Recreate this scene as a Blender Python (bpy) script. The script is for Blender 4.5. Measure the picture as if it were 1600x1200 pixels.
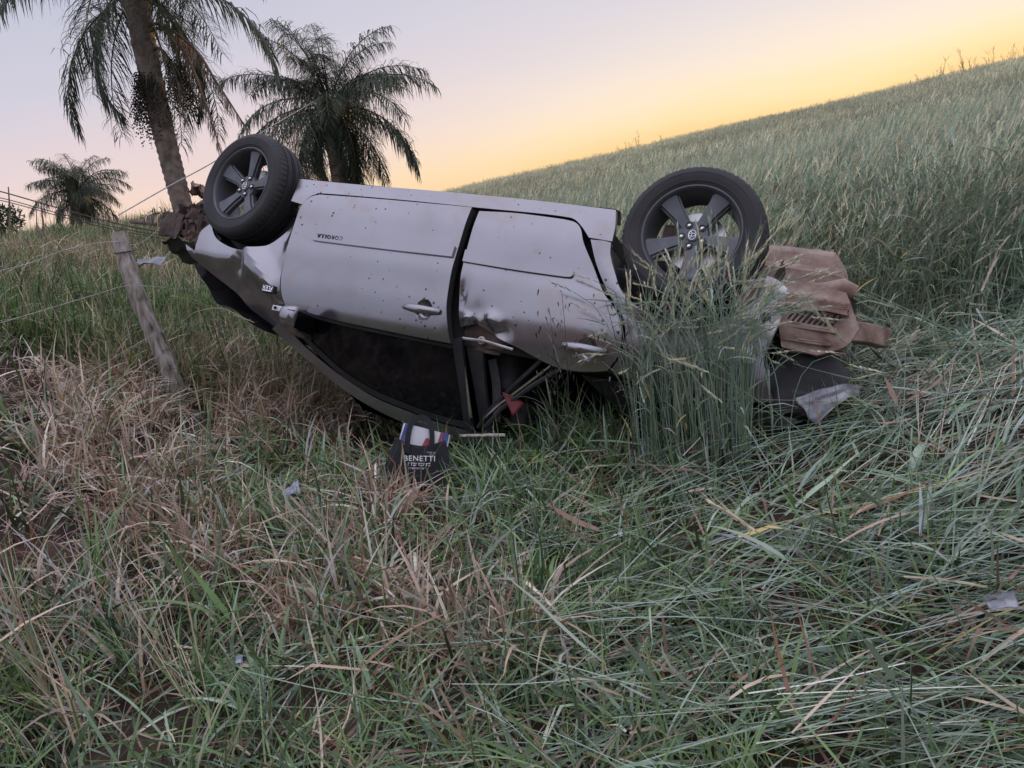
import bpy, bmesh, math, random
import numpy as np
from mathutils import Vector, Matrix
from mathutils.geometry import delaunay_2d_cdt

for o in list(bpy.data.objects):
    bpy.data.objects.remove(o)
random.seed(7)
rng = np.random.default_rng(7)
SC = bpy.context.scene
COL = SC.collection

# ------------------------------------------------------------------ camera
F_PX = 1200.0                       # focal length in photo pixels (1600 wide), about 27 mm equivalent
CAM_Z = 1.317
AX = np.array([[0.99252, -0.12208, 0.0],        # rows: world right, forward, up in camera (right, down, forward)
               [-0.02186, -0.17768, 0.98384],
               [-0.12011, -0.97649, -0.17902]])
cam_d = bpy.data.cameras.new('camera')
cam = bpy.data.objects.new('camera', cam_d)
COL.objects.link(cam)
cam_d.sensor_width = 36.0
cam_d.lens = 36.0 * F_PX / 1600.0
cam_d.clip_start = 0.05
cam_d.clip_end = 2000.0
_r, _d, _f = AX[:, 0], AX[:, 1], AX[:, 2]
cam.matrix_world = Matrix(((_r[0], -_d[0], -_f[0], 0), (_r[1], -_d[1], -_f[1], 0), (_r[2], -_d[2], -_f[2], CAM_Z), (0, 0, 0, 1)))
SC.camera = cam

# ------------------------------------------------------------------ sky, sun, exposure
SUN_AZ = math.radians(31.0)         # clockwise from the view direction, behind the field's ridge
SUN_EL = math.radians(4.0)
world = bpy.data.worlds.new('World')
SC.world = world
world.use_nodes = True
wn, wl = world.node_tree.nodes, world.node_tree.links
wn.clear()
w_out = wn.new('ShaderNodeOutputWorld')
w_bg = wn.new('ShaderNodeBackground')
w_tc = wn.new('ShaderNodeTexCoord')
w_sep = wn.new('ShaderNodeSeparateXYZ')
wl.new(w_tc.outputs['Generated'], w_sep.inputs[0])

def ramp(nodes, stops, interp='EASE'):
    r = nodes.new('ShaderNodeValToRGB')
    r.color_ramp.interpolation = interp
    e = r.color_ramp.elements
    while len(e) < len(stops):
        e.new(0.5)
    for k, (p, c) in enumerate(stops):
        e[k].position = p
        e[k].color = (c[0], c[1], c[2], 1.0)
    return r

def sky_rgb(r, g, b):
    """display colour of the evening sky as radiance before the exposure"""
    return tuple((((c / 255 + .055) / 1.055) ** 2.4) / 1.778 for c in (r, g, b))
# height above the ground's own skyline (the land tilts with the field)
w_el = wn.new('ShaderNodeVectorMath')
w_el.operation = 'DOT_PRODUCT'
wl.new(w_tc.outputs['Generated'], w_el.inputs[0])
w_el.inputs[1].default_value = (-0.103, -0.0775, 0.9915)
ZEN = (0.72, 0.73, 0.90)
# dusk air away from the sun
w_far = ramp(wn, [(0.0, sky_rgb(253, 213, 166)), (0.04, sky_rgb(252, 219, 188)), (0.08, sky_rgb(245, 218, 206)), (0.13, sky_rgb(231, 213, 216)), (0.20, sky_rgb(212, 208, 221)), (0.30, sky_rgb(194, 197, 216)), (0.38, sky_rgb(188, 193, 214)), (1.0, ZEN)], 'LINEAR')
# faint uneven haze
w_hm = wn.new('ShaderNodeMapping')
w_hm.inputs['Scale'].default_value = (2.2, 2.2, 11.0)
wl.new(w_tc.outputs['Generated'], w_hm.inputs[0])
w_hz = wn.new('ShaderNodeTexNoise')
w_hz.inputs['Scale'].default_value = 1.6
w_hz.inputs['Detail'].default_value = 4
wl.new(w_hm.outputs[0], w_hz.inputs['Vector'])
w_ho = wn.new('ShaderNodeMath')
w_ho.operation = 'MULTIPLY_ADD'
wl.new(w_hz.outputs[0], w_ho.inputs[0])
w_ho.inputs[1].default_value = 0.04
w_ho.inputs[2].default_value = -0.012
w_es = wn.new('ShaderNodeMath')
wl.new(w_el.outputs['Value'], w_es.inputs[0])
wl.new(w_ho.outputs[0], w_es.inputs[1])
wl.new(w_es.outputs[0], w_far.inputs[0])
# air towards the sun: orange on the skyline, yellow, cream, then grey-pink
w_near = ramp(wn, [(0.0, sky_rgb(255, 205, 135)), (0.014, sky_rgb(255, 217, 155)), (0.032, sky_rgb(255, 229, 180)), (0.052, sky_rgb(254, 234, 203)), (0.08, sky_rgb(249, 232, 216)), (0.12, sky_rgb(236, 225, 222)), (0.18, sky_rgb(221, 215, 223)), (0.36, sky_rgb(190, 194, 214)), (1.0, ZEN)], 'LINEAR')
wl.new(w_es.outputs[0], w_near.inputs[0])
w_dot = wn.new('ShaderNodeVectorMath')
w_dot.operation = 'DOT_PRODUCT'
# how far round from the sun, by compass direction
w_st = wn.new('ShaderNodeVectorMath')
w_st.operation = 'MULTIPLY'
w_st.inputs[1].default_value = (1.0, 1.0, 0.0)
wl.new(w_tc.outputs['Generated'], w_st.inputs[0])
w_nm = wn.new('ShaderNodeVectorMath')
w_nm.operation = 'NORMALIZE'
wl.new(w_st.outputs[0], w_nm.inputs[0])
wl.new(w_nm.outputs[0], w_dot.inputs[0])
w_dot.inputs[1].default_value = (math.sin(SUN_AZ), math.cos(SUN_AZ), 0.0)
w_map = wn.new('ShaderNodeMapRange')
w_map.interpolation_type = 'SMOOTHSTEP'
w_map.inputs['From Min'].default_value = 0.68
w_map.inputs['From Max'].default_value = 1.0
wl.new(w_dot.outputs['Value'], w_map.inputs['Value'])
w_mix = wn.new('ShaderNodeMix')
w_mix.data_type = 'RGBA'
wl.new(w_map.outputs[0], w_mix.inputs['Factor'])
wl.new(w_far.outputs[0], w_mix.inputs[6])
wl.new(w_near.outputs[0], w_mix.inputs[7])
w_sky = wn.new('ShaderNodeTexSky')
w_sky.sky_type = 'NISHITA'
w_sky.sun_disc = False
w_sky.sun_elevation = SUN_EL
w_sky.sun_rotation = SUN_AZ
w_sky.dust_density = 2.0
w_sky.ozone_density = 2.0
w_mul = wn.new('ShaderNodeVectorMath')
w_mul.operation = 'SCALE'
w_mul.inputs['Scale'].default_value = 0.002
wl.new(w_sky.outputs[0], w_mul.inputs[0])
w_add = wn.new('ShaderNodeVectorMath')
w_add.operation = 'ADD'
wl.new(w_mix.outputs[2], w_add.inputs[0])
wl.new(w_mul.outputs[0], w_add.inputs[1])
wl.new(w_add.outputs[0], w_bg.inputs['Color'])
w_bg.inputs['Strength'].default_value = 1.0
wl.new(w_bg.outputs[0], w_out.inputs['Surface'])

sun_d = bpy.data.lights.new('sun', 'SUN')
sun_d.energy = 2.0
sun_d.angle = math.radians(1.0)
sun_d.color = (1.0, 0.62, 0.30)
sun = bpy.data.objects.new('sun', sun_d)
COL.objects.link(sun)
_sd = Vector((math.sin(SUN_AZ) * math.cos(SUN_EL), math.cos(SUN_AZ) * math.cos(SUN_EL), math.sin(SUN_EL)))
sun.rotation_euler = _sd.to_track_quat('Z', 'Y').to_euler()

SC.view_settings.view_transform = 'Standard'
SC.view_settings.look = 'None'
SC.view_settings.exposure = 0.83
SC.view_settings.gamma = 1.0
SC.cycles.use_denoising = True
SC.cycles.max_bounces = 4
SC.cycles.diffuse_bounces = 3
SC.cycles.glossy_bounces = 3
SC.cycles.transparent_max_bounces = 8

# ------------------------------------------------------------------ helpers
def at(px, py, d):
    """world point seen at photo pixel (px, py) at depth d metres"""
    v = AX @ np.array([(px - 800) / F_PX * d, (py - 600) / F_PX * d, d])
    return Vector((v[0], v[1], v[2] + CAM_Z))

def softplus(t, k):
    return np.logaddexp(0.0, t * k) / k

def ground(x, y):
    x = np.asarray(x, float)
    y = np.asarray(y, float)
    z = 0.10402 * x + 0.0782 * y
    # roadside bank on the left
    foot = -0.75 - 0.12 * np.maximum(0, y - 9)
    t = foot - x
    e = 0.50 * softplus(t - 0.45, 3.0)
    e = 1.75 - softplus(1.75 - e, 4.0)
    z = z + np.maximum(e, 0.0)
    # gentle rise, then the field's crest, then the land falls away
    z = z + 0.012 * np.maximum(0, y - 12) * (x > -50)
    dd = np.maximum(0, y - 46 + 0.25 * (x - 10))
    z = z - 0.012 * dd ** 2 / (1 + 0.03 * dd)
    dl = np.maximum(0, -x - 7)
    z = z + 0.10402 * dl * 0.98          # the road side is level
    dr = np.maximum(0, x - 45)
    z = z - 0.02 * dr ** 1.5
    # hollow the car lies in
    z = z - 0.40 * np.exp(-((x - 0.7) / 1.5) ** 2 - ((y - 4.9) / 0.75) ** 2)
    # unseen land behind the camera, raised so the lower doors reflect dark ground
    db = np.maximum(0, -2.0 - y)
    z = z + 3.0 * (1 - np.exp(-(db / 9.0) ** 1.5)) + 0.0782 * db
    # bare hill added out of view, back left, to darken the door paint's reflection
    z = z + 7.0 * np.exp(-((x + 10.5) / 4.2) ** 2 - ((y + 7.0) / 4.0) ** 2)
    # unevenness
    z = z + 0.018 * np.sin(3.1 * x + 1.3 * y) + 0.014 * np.sin(-2.3 * x + 3.7 * y + 1.0) + 0.008 * np.sin(7.1 * x - 5.3 * y)
    return z

def gz(x, y):
    return float(ground(x, y))

def tag(o, label=None, cat=None, group=None, kind=None):
    if label:
        o['label'] = label
    if cat:
        o['category'] = cat
    if group:
        o['group'] = group
    if kind:
        o['kind'] = kind
    return o

def empty(name, loc=(0, 0, 0)):
    o = bpy.data.objects.new(name, None)
    o.location = loc
    o.empty_display_size = 0.1
    COL.objects.link(o)
    return o

def link(name, me, mat=None, parent=None):
    o = bpy.data.objects.new(name, me)
    COL.objects.link(o)
    if mat is not None and not me.materials:
        me.materials.append(mat)
    if parent is not None:
        o.parent = parent
    return o

def smooth(me, angle=35.0):
    me.polygons.foreach_set('use_smooth', [True] * len(me.polygons))
    me.set_sharp_from_angle(angle=math.radians(angle))
    return me

def mesh_pd(name, v, f, sm=None):
    me = bpy.data.meshes.new(name)
    me.from_pydata([tuple(p) for p in v], [], [tuple(q) for q in f])
    me.validate()
    me.update()
    if sm:
        smooth(me, sm)
    return me

def bm_mesh(name, bm, sm=None):
    me = bpy.data.meshes.new(name)
    bm.to_mesh(me)
    bm.free()
    if sm:
        smooth(me, sm)
    return me

def catmull(pts, n=8):
    p = [np.array(q, float) for q in pts]
    if len(p) < 3:
        return [p[0] + (p[-1] - p[0]) * k / n for k in range(n)] + [p[-1]]
    p = [2 * p[0] - p[1]] + p + [2 * p[-1] - p[-2]]
    out = []
    for i in range(1, len(p) - 2):
        for k in range(n):
            t = k / n
            a, b, c, d = p[i - 1], p[i], p[i + 1], p[i + 2]
            out.append(0.5 * (2 * b + (c - a) * t + (2 * a - 5 * b + 4 * c - d) * t * t + (3 * b - a - 3 * c + d) * t ** 3))
    out.append(p[-2])
    return out

def tube_data(path, rad, sides=6, cap=True):
    """v, f of a tube along path; rad a number or a list"""
    P = [np.array(q, float) for q in path]
    n = len(P)
    R = [rad] * n if np.isscalar(rad) else list(rad)
    v, f = [], []
    up = np.array([0, 0, 1.0])
    prev = None
    for i in range(n):
        t = P[min(i + 1, n - 1)] - P[max(i - 1, 0)]
        t = t / (np.linalg.norm(t) + 1e-12)
        if prev is None:
            a = np.cross(t, up)
            if np.linalg.norm(a) < 1e-3:
                a = np.cross(t, np.array([1.0, 0, 0]))
        else:
            a = prev - t * np.dot(prev, t)
        a = a / (np.linalg.norm(a) + 1e-12)
        prev = a
        b = np.cross(t, a)
        for k in range(sides):
            an = 2 * math.pi * k / sides
            v.append(P[i] + R[i] * (math.cos(an) * a + math.sin(an) * b))
    for i in range(n - 1):
        for k in range(sides):
            k2 = (k + 1) % sides
            f.append((i * sides + k, i * sides + k2, (i + 1) * sides + k2, (i + 1) * sides + k))
    if cap:
        f.append(tuple(range(sides - 1, -1, -1)))
        f.append(tuple((n - 1) * sides + k for k in range(sides)))
    return v, f

def tube(name, path, rad, mat, parent=None, sides=6):
    v, f = tube_data(path, rad, sides)
    return link(name, mesh_pd(name, v, f, 40), mat, parent)

def join_data(parts):
    v, f = [], []
    for pv, pf in parts:
        o = len(v)
        v += list(pv)
        f += [tuple(i + o for i in q) for q in pf]
    return v, f

def box_data(x0, x1, y0, y1, z0, z1):
    v = [(x, y, z) for x in (x0, x1) for y in (y0, y1) for z in (z0, z1)]
    f = [(0, 1, 3, 2), (4, 6, 7, 5), (0, 4, 5, 1), (2, 3, 7, 6), (0, 2, 6, 4), (1, 5, 7, 3)]
    return v, f

def bevelled(name, v, f, width=0.01, seg=2, sm=40, jitter=0.0, cuts=0):
    bm = bmesh.new()
    vs = [bm.verts.new(p) for p in v]
    for q in f:
        bm.faces.new([vs[i] for i in q])
    bmesh.ops.recalc_face_normals(bm, faces=bm.faces)
    if cuts:
        bmesh.ops.subdivide_edges(bm, edges=bm.edges[:], cuts=cuts, use_grid_fill=True)
        for p in bm.verts:
            p.co += Vector((random.uniform(-1, 1), random.uniform(-1, 1), random.uniform(-1, 1))) * jitter
    if width:
        bmesh.ops.bevel(bm, geom=[e for e in bm.edges if e.is_manifold and e.calc_face_angle(0) > 0.5], offset=width, segments=seg, affect='EDGES', profile=0.6)
    return bm_mesh(name, bm, sm)

# ------------------------------------------------------------------ materials
def mat_new(name):
    m = bpy.data.materials.new(name)
    m.use_nodes = True
    n, l = m.node_tree.nodes, m.node_tree.links
    return m, n, l, n['Principled BSDF']

def noise_mat(name, c1, c2, scale=8.0, rough=0.6, metal=0.0, bump=0.0, bump_scale=60.0, detail=6.0, spec=0.5, lo=0.35, hi=0.65, coat=0.0):
    m, n, l, b = mat_new(name)
    tc = n.new('ShaderNodeTexCoord')
    nz = n.new('ShaderNodeTexNoise')
    nz.inputs['Scale'].default_value = scale
    nz.inputs['Detail'].default_value = detail
    l.new(tc.outputs['Object'], nz.inputs['Vector'])
    r = ramp(n, [(lo, c1), (hi, c2)], 'LINEAR')
    l.new(nz.outputs[0], r.inputs[0])
    l.new(r.outputs[0], b.inputs['Base Color'])
    b.inputs['Roughness'].default_value = rough
    b.inputs['Metallic'].default_value = metal
    b.inputs['Specular IOR Level'].default_value = spec
    b.inputs['Coat Weight'].default_value = coat
    b.inputs['Coat Roughness'].default_value = 0.08
    if bump:
        n2 = n.new('ShaderNodeTexNoise')
        n2.inputs['Scale'].default_value = bump_scale
        n2.inputs['Detail'].default_value = 4
        l.new(tc.outputs['Object'], n2.inputs['Vector'])
        bp = n.new('ShaderNodeBump')
        bp.inputs['Strength'].default_value = bump
        bp.inputs['Distance'].default_value = 0.01
        l.new(n2.outputs[0], bp.inputs['Height'])
        l.new(bp.outputs[0], b.inputs['Normal'])
    return m

def paint_mat(name, specks=True):
    """dusty silver metallic paint with dried mud specks"""
    m, n, l, b = mat_new(name)
    tc = n.new('ShaderNodeTexCoord')
    base = n.new('ShaderNodeTexNoise')
    base.inputs['Scale'].default_value = 2.2
    base.inputs['Detail'].default_value = 7
    l.new(tc.outputs['Object'], base.inputs['Vector'])
    r = ramp(n, [(0.35, (0.335, 0.325, 0.352)), (0.60, (0.300, 0.288, 0.305)), (0.75, (0.25, 0.228, 0.22))], 'LINEAR')
    l.new(base.outputs[0], r.inputs[0])
    col = r.outputs[0]
    rr = n.new('ShaderNodeMapRange')
    rr.inputs['To Min'].default_value = 0.12
    rr.inputs['To Max'].default_value = 0.27
    l.new(base.outputs[0], rr.inputs['Value'])
    l.new(rr.outputs[0], b.inputs['Roughness'])
    metal = 0.86
    b.inputs['Metallic'].default_value = metal
    if specks:
        vo = n.new('ShaderNodeTexVoronoi')
        vo.inputs['Scale'].default_value = 34
        l.new(tc.outputs['Object'], vo.inputs['Vector'])
        sep = n.new('ShaderNodeSeparateColor')
        l.new(vo.outputs['Color'], sep.inputs[0])
        # only some cells carry a speck, of random size, more of them in patches
        pat = n.new('ShaderNodeTexNoise')
        pat.inputs['Scale'].default_value = 3.0
        l.new(tc.outputs['Object'], pat.inputs['Vector'])
        m1 = n.new('ShaderNodeMath'); m1.operation = 'MULTIPLY'
        l.new(sep.outputs[0], m1.inputs[0]); l.new(pat.outputs[0], m1.inputs[1])
        m2 = n.new('ShaderNodeMapRange')
        m2.inputs['From Min'].default_value = 0.24; m2.inputs['From Max'].default_value = 0.55
        m2.inputs['To Min'].default_value = 0.0; m2.inputs['To Max'].default_value = 0.24
        l.new(m1.outputs[0], m2.inputs['Value'])
        m3 = n.new('ShaderNodeMath'); m3.operation = 'LESS_THAN'
        l.new(vo.outputs['Distance'], m3.inputs[0]); l.new(m2.outputs[0], m3.inputs[1])
        mx = n.new('ShaderNodeMix'); mx.data_type = 'RGBA'
        l.new(m3.outputs[0], mx.inputs['Factor'])
        l.new(col, mx.inputs[6])
        mx.inputs[7].default_value = (0.06, 0.045, 0.04, 1)
        # faint brown smears
        sm = n.new('ShaderNodeTexNoise')
        sm.inputs['Scale'].default_value = 5.0; sm.inputs['Detail'].default_value = 8; sm.inputs['Distortion'].default_value = 1.2
        l.new(tc.outputs['Object'], sm.inputs['Vector'])
        sr = n.new('ShaderNodeMapRange')
        sr.inputs['From Min'].default_value = 0.54; sr.inputs['From Max'].default_value = 0.80
        sr.inputs['To Max'].default_value = 0.55
        l.new(sm.outputs[0], sr.inputs['Value'])
        mx2 = n.new('ShaderNodeMix'); mx2.data_type = 'RGBA'
        l.new(sr.outputs[0], mx2.inputs['Factor'])
        l.new(mx.outputs[2], mx2.inputs[6])
        mx2.inputs[7].default_value = (0.30, 0.22, 0.17, 1)
        col = mx2.outputs[2]
        mm = n.new('ShaderNodeMath'); mm.operation = 'MULTIPLY_ADD'
        l.new(m3.outputs[0], mm.inputs[0]); mm.inputs[1].default_value = -metal; mm.inputs[2].default_value = metal
        l.new(mm.outputs[0], b.inputs['Metallic'])
    l.new(col, b.inputs['Base Color'])
    b.inputs['Coat Weight'].default_value = 0.12
    b.inputs['Coat Roughness'].default_value = 0.12
    return m

def leaf_mat(name, rough=0.5, trans=0.3, vary=0.25, spec=0.4):
    """blades: colour from the mesh attribute Col, some light passes through"""
    m, n, l, b = mat_new(name)
    at_ = n.new('ShaderNodeAttribute')
    at_.attribute_name = 'Col'
    oi = n.new('ShaderNodeObjectInfo')
    hs = n.new('ShaderNodeHueSaturation')
    mr = n.new('ShaderNodeMapRange')
    mr.inputs['To Min'].default_value = 1.0 - vary
    mr.inputs['To Max'].default_value = 1.0 + vary
    l.new(oi.outputs['Random'], mr.inputs['Value'])
    l.new(mr.outputs[0], hs.inputs['Value'])
    l.new(at_.outputs['Color'], hs.inputs['Color'])
    l.new(hs.outputs[0], b.inputs['Base Color'])
    b.inputs['Roughness'].default_value = rough
    b.inputs['Specular IOR Level'].default_value = spec
    tr = n.new('ShaderNodeBsdfTranslucent')
    l.new(hs.outputs[0], tr.inputs['Color'])
    mx = n.new('ShaderNodeMixShader')
    mx.inputs[0].default_value = trans
    out = n['Material Output']
    l.new(b.outputs[0], mx.inputs[1])
    l.new(tr.outputs[0], mx.inputs[2])
    l.new(mx.outputs[0], out.inputs['Surface'])
    return m

M_PAINT = paint_mat('silver_paint_muddy')
M_PAINT2 = paint_mat('silver_paint', False)
M_BLACK = noise_mat('black_plastic', (0.018, 0.017, 0.019), (0.035, 0.033, 0.034), 9, 0.55, bump=0.1)
M_TRIM = noise_mat('black_trim', (0.02, 0.02, 0.024), (0.03, 0.03, 0.034), 5, 0.4)
M_DARK = noise_mat('dark_cavity', (0.012, 0.011, 0.011), (0.03, 0.025, 0.022), 5, 0.9)
M_RUBBER = noise_mat('tyre_rubber', (0.022, 0.021, 0.024), (0.045, 0.040, 0.042), 6, 0.72, bump=0.08, bump_scale=90)
M_RIM = noise_mat('graphite_alloy', (0.085, 0.088, 0.100), (0.125, 0.128, 0.140), 10, 0.40, metal=0.35)
M_DISC = noise_mat('brake_disc_steel', (0.55, 0.54, 0.53), (0.70, 0.69, 0.67), 12, 0.35, metal=0.8)
M_CHROME = noise_mat('chrome', (0.75, 0.74, 0.74), (0.85, 0.84, 0.84), 20, 0.18, metal=1.0)
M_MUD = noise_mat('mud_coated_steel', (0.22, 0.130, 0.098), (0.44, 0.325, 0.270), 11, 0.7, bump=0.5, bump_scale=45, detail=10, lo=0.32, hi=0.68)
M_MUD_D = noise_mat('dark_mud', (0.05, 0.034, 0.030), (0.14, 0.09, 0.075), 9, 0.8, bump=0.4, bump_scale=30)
M_STEEL = noise_mat('dusty_silver_steel', (0.36, 0.30, 0.26), (0.60, 0.60, 0.61), 6, 0.42, metal=0.45, bump=0.15, bump_scale=20, lo=0.3, hi=0.55)
M_SEAT = noise_mat('seat_fabric', (0.03, 0.03, 0.034), (0.055, 0.052, 0.055), 20, 0.9)
M_BELT = noise_mat('belt_webbing', (0.05, 0.05, 0.055), (0.08, 0.078, 0.08), 40, 0.6)
M_RED = noise_mat('red_plastic', (0.10, 0.006, 0.010), (0.14, 0.010, 0.014), 9, 0.6)
M_LETTER = noise_mat('dark_lettering', (0.03, 0.03, 0.035), (0.04, 0.04, 0.045), 20, 0.4)
M_SOIL = noise_mat('red_brown_soil', (0.030, 0.018, 0.014), (0.085, 0.048, 0.034), 5, 0.95, bump=0.8, bump_scale=25)
M_GLASS, _n, _l, _b = mat_new('dark_tinted_glass')
_b.inputs['Base Color'].default_value = (0.004, 0.004, 0.006, 1)
_b.inputs['Roughness'].default_value = 0.06
_b.inputs['Specular IOR Level'].default_value = 0.42
M_WOOD, _n, _l, _b = mat_new('weathered_wood')
_tc = _n.new('ShaderNodeTexCoord'); _mp = _n.new('ShaderNodeMapping'); _mp.inputs['Scale'].default_value = (22, 22, 2.0)
_l.new(_tc.outputs['Object'], _mp.inputs[0])
_nz = _n.new('ShaderNodeTexNoise'); _nz.inputs['Scale'].default_value = 1.6; _nz.inputs['Detail'].default_value = 9
_l.new(_mp.outputs[0], _nz.inputs['Vector'])
_rp = ramp(_n, [(0.30, (0.07, 0.055, 0.045)), (0.48, (0.30, 0.26, 0.22)), (0.70, (0.52, 0.47, 0.43))], 'LINEAR')
_l.new(_nz.outputs[0], _rp.inputs[0]); _l.new(_rp.outputs[0], _b.inputs['Base Color'])
_bp = _n.new('ShaderNodeBump'); _bp.inputs['Strength'].default_value = 0.8; _bp.inputs['Distance'].default_value = 0.01
_l.new(_nz.outputs[0], _bp.inputs['Height']); _l.new(_bp.outputs[0], _b.inputs['Normal'])
_b.inputs['Roughness'].default_value = 0.9
M_BARK = noise_mat('palm_bark', (0.10, 0.075, 0.062), (0.24, 0.19, 0.16), 9, 0.95, bump=0.7, bump_scale=14)
M_WIRE = noise_mat('galvanised_wire', (0.38, 0.37, 0.37), (0.55, 0.54, 0.53), 30, 0.45, metal=0.5)
M_CABLE = noise_mat('dark_cable', (0.06, 0.055, 0.055), (0.12, 0.11, 0.11), 30, 0.6)
M_LEAF = leaf_mat('grass_blades', 0.38, 0.12, 0.0, 0.6)
M_WHEAT = leaf_mat('wheat_plants', 0.45, 0.25, 0.25, 0.5)
M_TUFT = leaf_mat('grass_tufts', 0.5, 0.28, 0.22)
M_PALM = leaf_mat('palm_leaflets', 0.55, 0.18, 0.1)

# ------------------------------------------------------------------ ground
def axis(n, lo, hi, k, c):
    t = np.linspace(-1, 1, n)
    s = np.sinh(k * t) / math.sinh(k)
    return np.where(s < 0, c + s * (c - lo), c + s * (hi - c))
_gx = axis(230, -160, 200, 5.2, 0.0)
_gy = axis(230, -30, 320, 5.2, 4.0)
GX, GY = np.meshgrid(_gx, _gy, indexing='ij')
GZ = ground(GX, GY)
_v = np.stack([GX, GY, GZ], -1).reshape(-1, 3)
_i = np.arange(229)[:, None] * 230 + np.arange(229)[None, :]
_f = np.stack([_i, _i + 230, _i + 231, _i + 1], -1).reshape(-1, 4)
gm = bpy.data.meshes.new('ground')
gm.from_pydata(_v.tolist(), [], _f.tolist())
gm.polygons.foreach_set('use_smooth', [True] * len(gm.polygons))
tag(link('ground', gm, M_SOIL), kind='structure')

# ------------------------------------------------------------------ overturned car
# car space: x forward from the rear axle, y to the car's left, z up (the car lies on its roof)
CAR_R = Matrix(((-0.86386276, 0.35166314, -0.36065796, 1.2520996), (0.45566318, 0.85075727, -0.26188383, 4.1854698),
                (0.21473749, -0.39057024, -0.89517747, -0.1427003 + CAM_Z), (0, 0, 0, 1)))
CAR_I = CAR_R.inverted()
car = empty('overturned_car')
car.matrix_world = CAR_R
tag(car, 'silver sedan lying on its roof in the wheat, wheels up and bumpers torn off', 'car')

ZT = [-.2, .10, .19, .25, .35, .5, .65, .78, .88, .95, 1.0, 1.1, 1.2, 1.3, 1.38, 1.43, 1.47, 1.6]
YT = [.70, .765, .80, .835, .86, .872, .875, .868, .85, .825, .80, .755, .71, .66, .61, .55, .45, .2]

def side_y(x, z):
    # smoothed profile so that panels shade softly
    y = (np.interp(z - .03, ZT, YT) + 2 * np.interp(z, ZT, YT) + np.interp(z + .03, ZT, YT)) / 4
    if x > 2.5:
        y -= .10 * ((x - 2.5) / .8) ** 2
    if x < -.2:
        y -= .08 * ((-.2 - x) / .8) ** 2
    return y

def outline(edges, n=6):
    """closed 2-D outline from edges (each smoothed), corners at the joints"""
    out = []
    for e in edges:
        c = catmull(e, n)
        out += c[:-1]
    return out

def resample_closed(pts, step):
    out = []
    for i in range(len(pts)):
        a, b = np.array(pts[i]), np.array(pts[(i + 1) % len(pts)])
        d = np.linalg.norm(b - a)
        if d < 1e-6:
            continue
        k = max(1, int(round(d / step)))
        for j in range(k):
            out.append(a + (b - a) * j / k)
    return out

def fill(pts, step=0.03, dense=()):
    """triangulate an outline with inner points; returns 2-D verts, faces, number of outline verts"""
    pts = resample_closed(pts, step)
    poly = np.array(pts)
    n = len(poly)
    lo, hi = poly.min(0), poly.max(0)
    inner = []
    xs = np.arange(lo[0] + step * .5, hi[0], step)
    zs = np.arange(lo[1] + step * .5, hi[1], step)
    a, b = poly, np.roll(poly, -1, 0)
    for k, x in enumerate(xs):
        for z in zs:
            zz = z + (step * .5 if k % 2 else 0)
            c = ((a[:, 1] > zz) != (b[:, 1] > zz))
            t = (zz - a[:, 1]) / np.where(np.abs(b[:, 1] - a[:, 1]) < 1e-12, 1e-12, b[:, 1] - a[:, 1])
            cr = np.sum(c & (x < a[:, 0] + t * (b[:, 0] - a[:, 0])))
            if cr % 2:
                ab = b - a
                tt = np.clip(((x - a[:, 0]) * ab[:, 0] + (zz - a[:, 1]) * ab[:, 1]) / (np.sum(ab * ab, 1) + 1e-12), 0, 1)
                dd = np.min(np.hypot(a[:, 0] + tt * ab[:, 0] - x, a[:, 1] + tt * ab[:, 1] - zz))
                if dd > step * .5:
                    inner.append((x, zz))
    for (cx, cz, rx, rz, st) in dense:
        inner = [p for p in inner if ((p[0] - cx) / rx) ** 2 + ((p[1] - cz) / rz) ** 2 > 1.0]
        for x in np.arange(cx - rx, cx + rx, st):
            for z in np.arange(cz - rz, cz + rz, st):
                if ((x - cx) / rx) ** 2 + ((z - cz) / rz) ** 2 < .97:
                    inner.append((x + .001 * math.sin(900 * z), z))
    vv = [Vector(p) for p in poly] + [Vector(p) for p in inner]
    r = delaunay_2d_cdt(vv, [], [list(range(n))], 1, 1e-6)
    rv, rf, orig = r[0], r[2], r[3]
    loop = [None] * n
    for i, os_ in enumerate(orig):
        for o_ in os_:
            if o_ < n:
                loop[o_] = i
    return [(p.x, p.y) for p in rv], [tuple(q) for q in rf], [q for q in loop if q is not None]

def panel(name, edges, mat, parent, off=0.0, disp=None, flange=0.022, step=0.03, mapf=None, sm=32, n=6, dense=()):
    """sheet-metal panel: outline in (x, z) laid on the car's right side, hemmed inwards"""
    v2, f2, loop = fill(outline(edges, n), step, dense)
    def pos(x, z, inn=0.0):
        if mapf:
            return mapf(x, z, inn)
        o = off + (disp(x, z) if disp else 0.0)
        return (x, -(side_y(x, z) + o - inn), z)
    v = [pos(x, z) for x, z in v2]
    f = []
    for q in f2:
        a, b, c = [np.array(v[i]) for i in q[:3]]
        f.append(q if np.cross(b - a, c - a)[1] < 0 or mapf else tuple(reversed(q)))
    if flange:
        cen = np.mean([v2[i] for i in loop], 0)
        base = len(v)
        m_ = len(loop)
        for i in loop:
            v.append(pos(v2[i][0], v2[i][1], 0.006))
        for i in loop:
            v.append(pos(v2[i][0], v2[i][1], flange))
        for k in range(m_):
            k2 = (k + 1) % m_
            f.append((loop[k], loop[k2], base + k2, base + k))
            f.append((base + k, base + k2, base + m_ + k2, base + m_ + k))
    return link(name, mesh_pd(name, v, f, sm), mat, parent)

def bumpf(x, z, cx, cz, rx, rz):
    return math.exp(-((x - cx) / rx) ** 2 - ((z - cz) / rz) ** 2)

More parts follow.
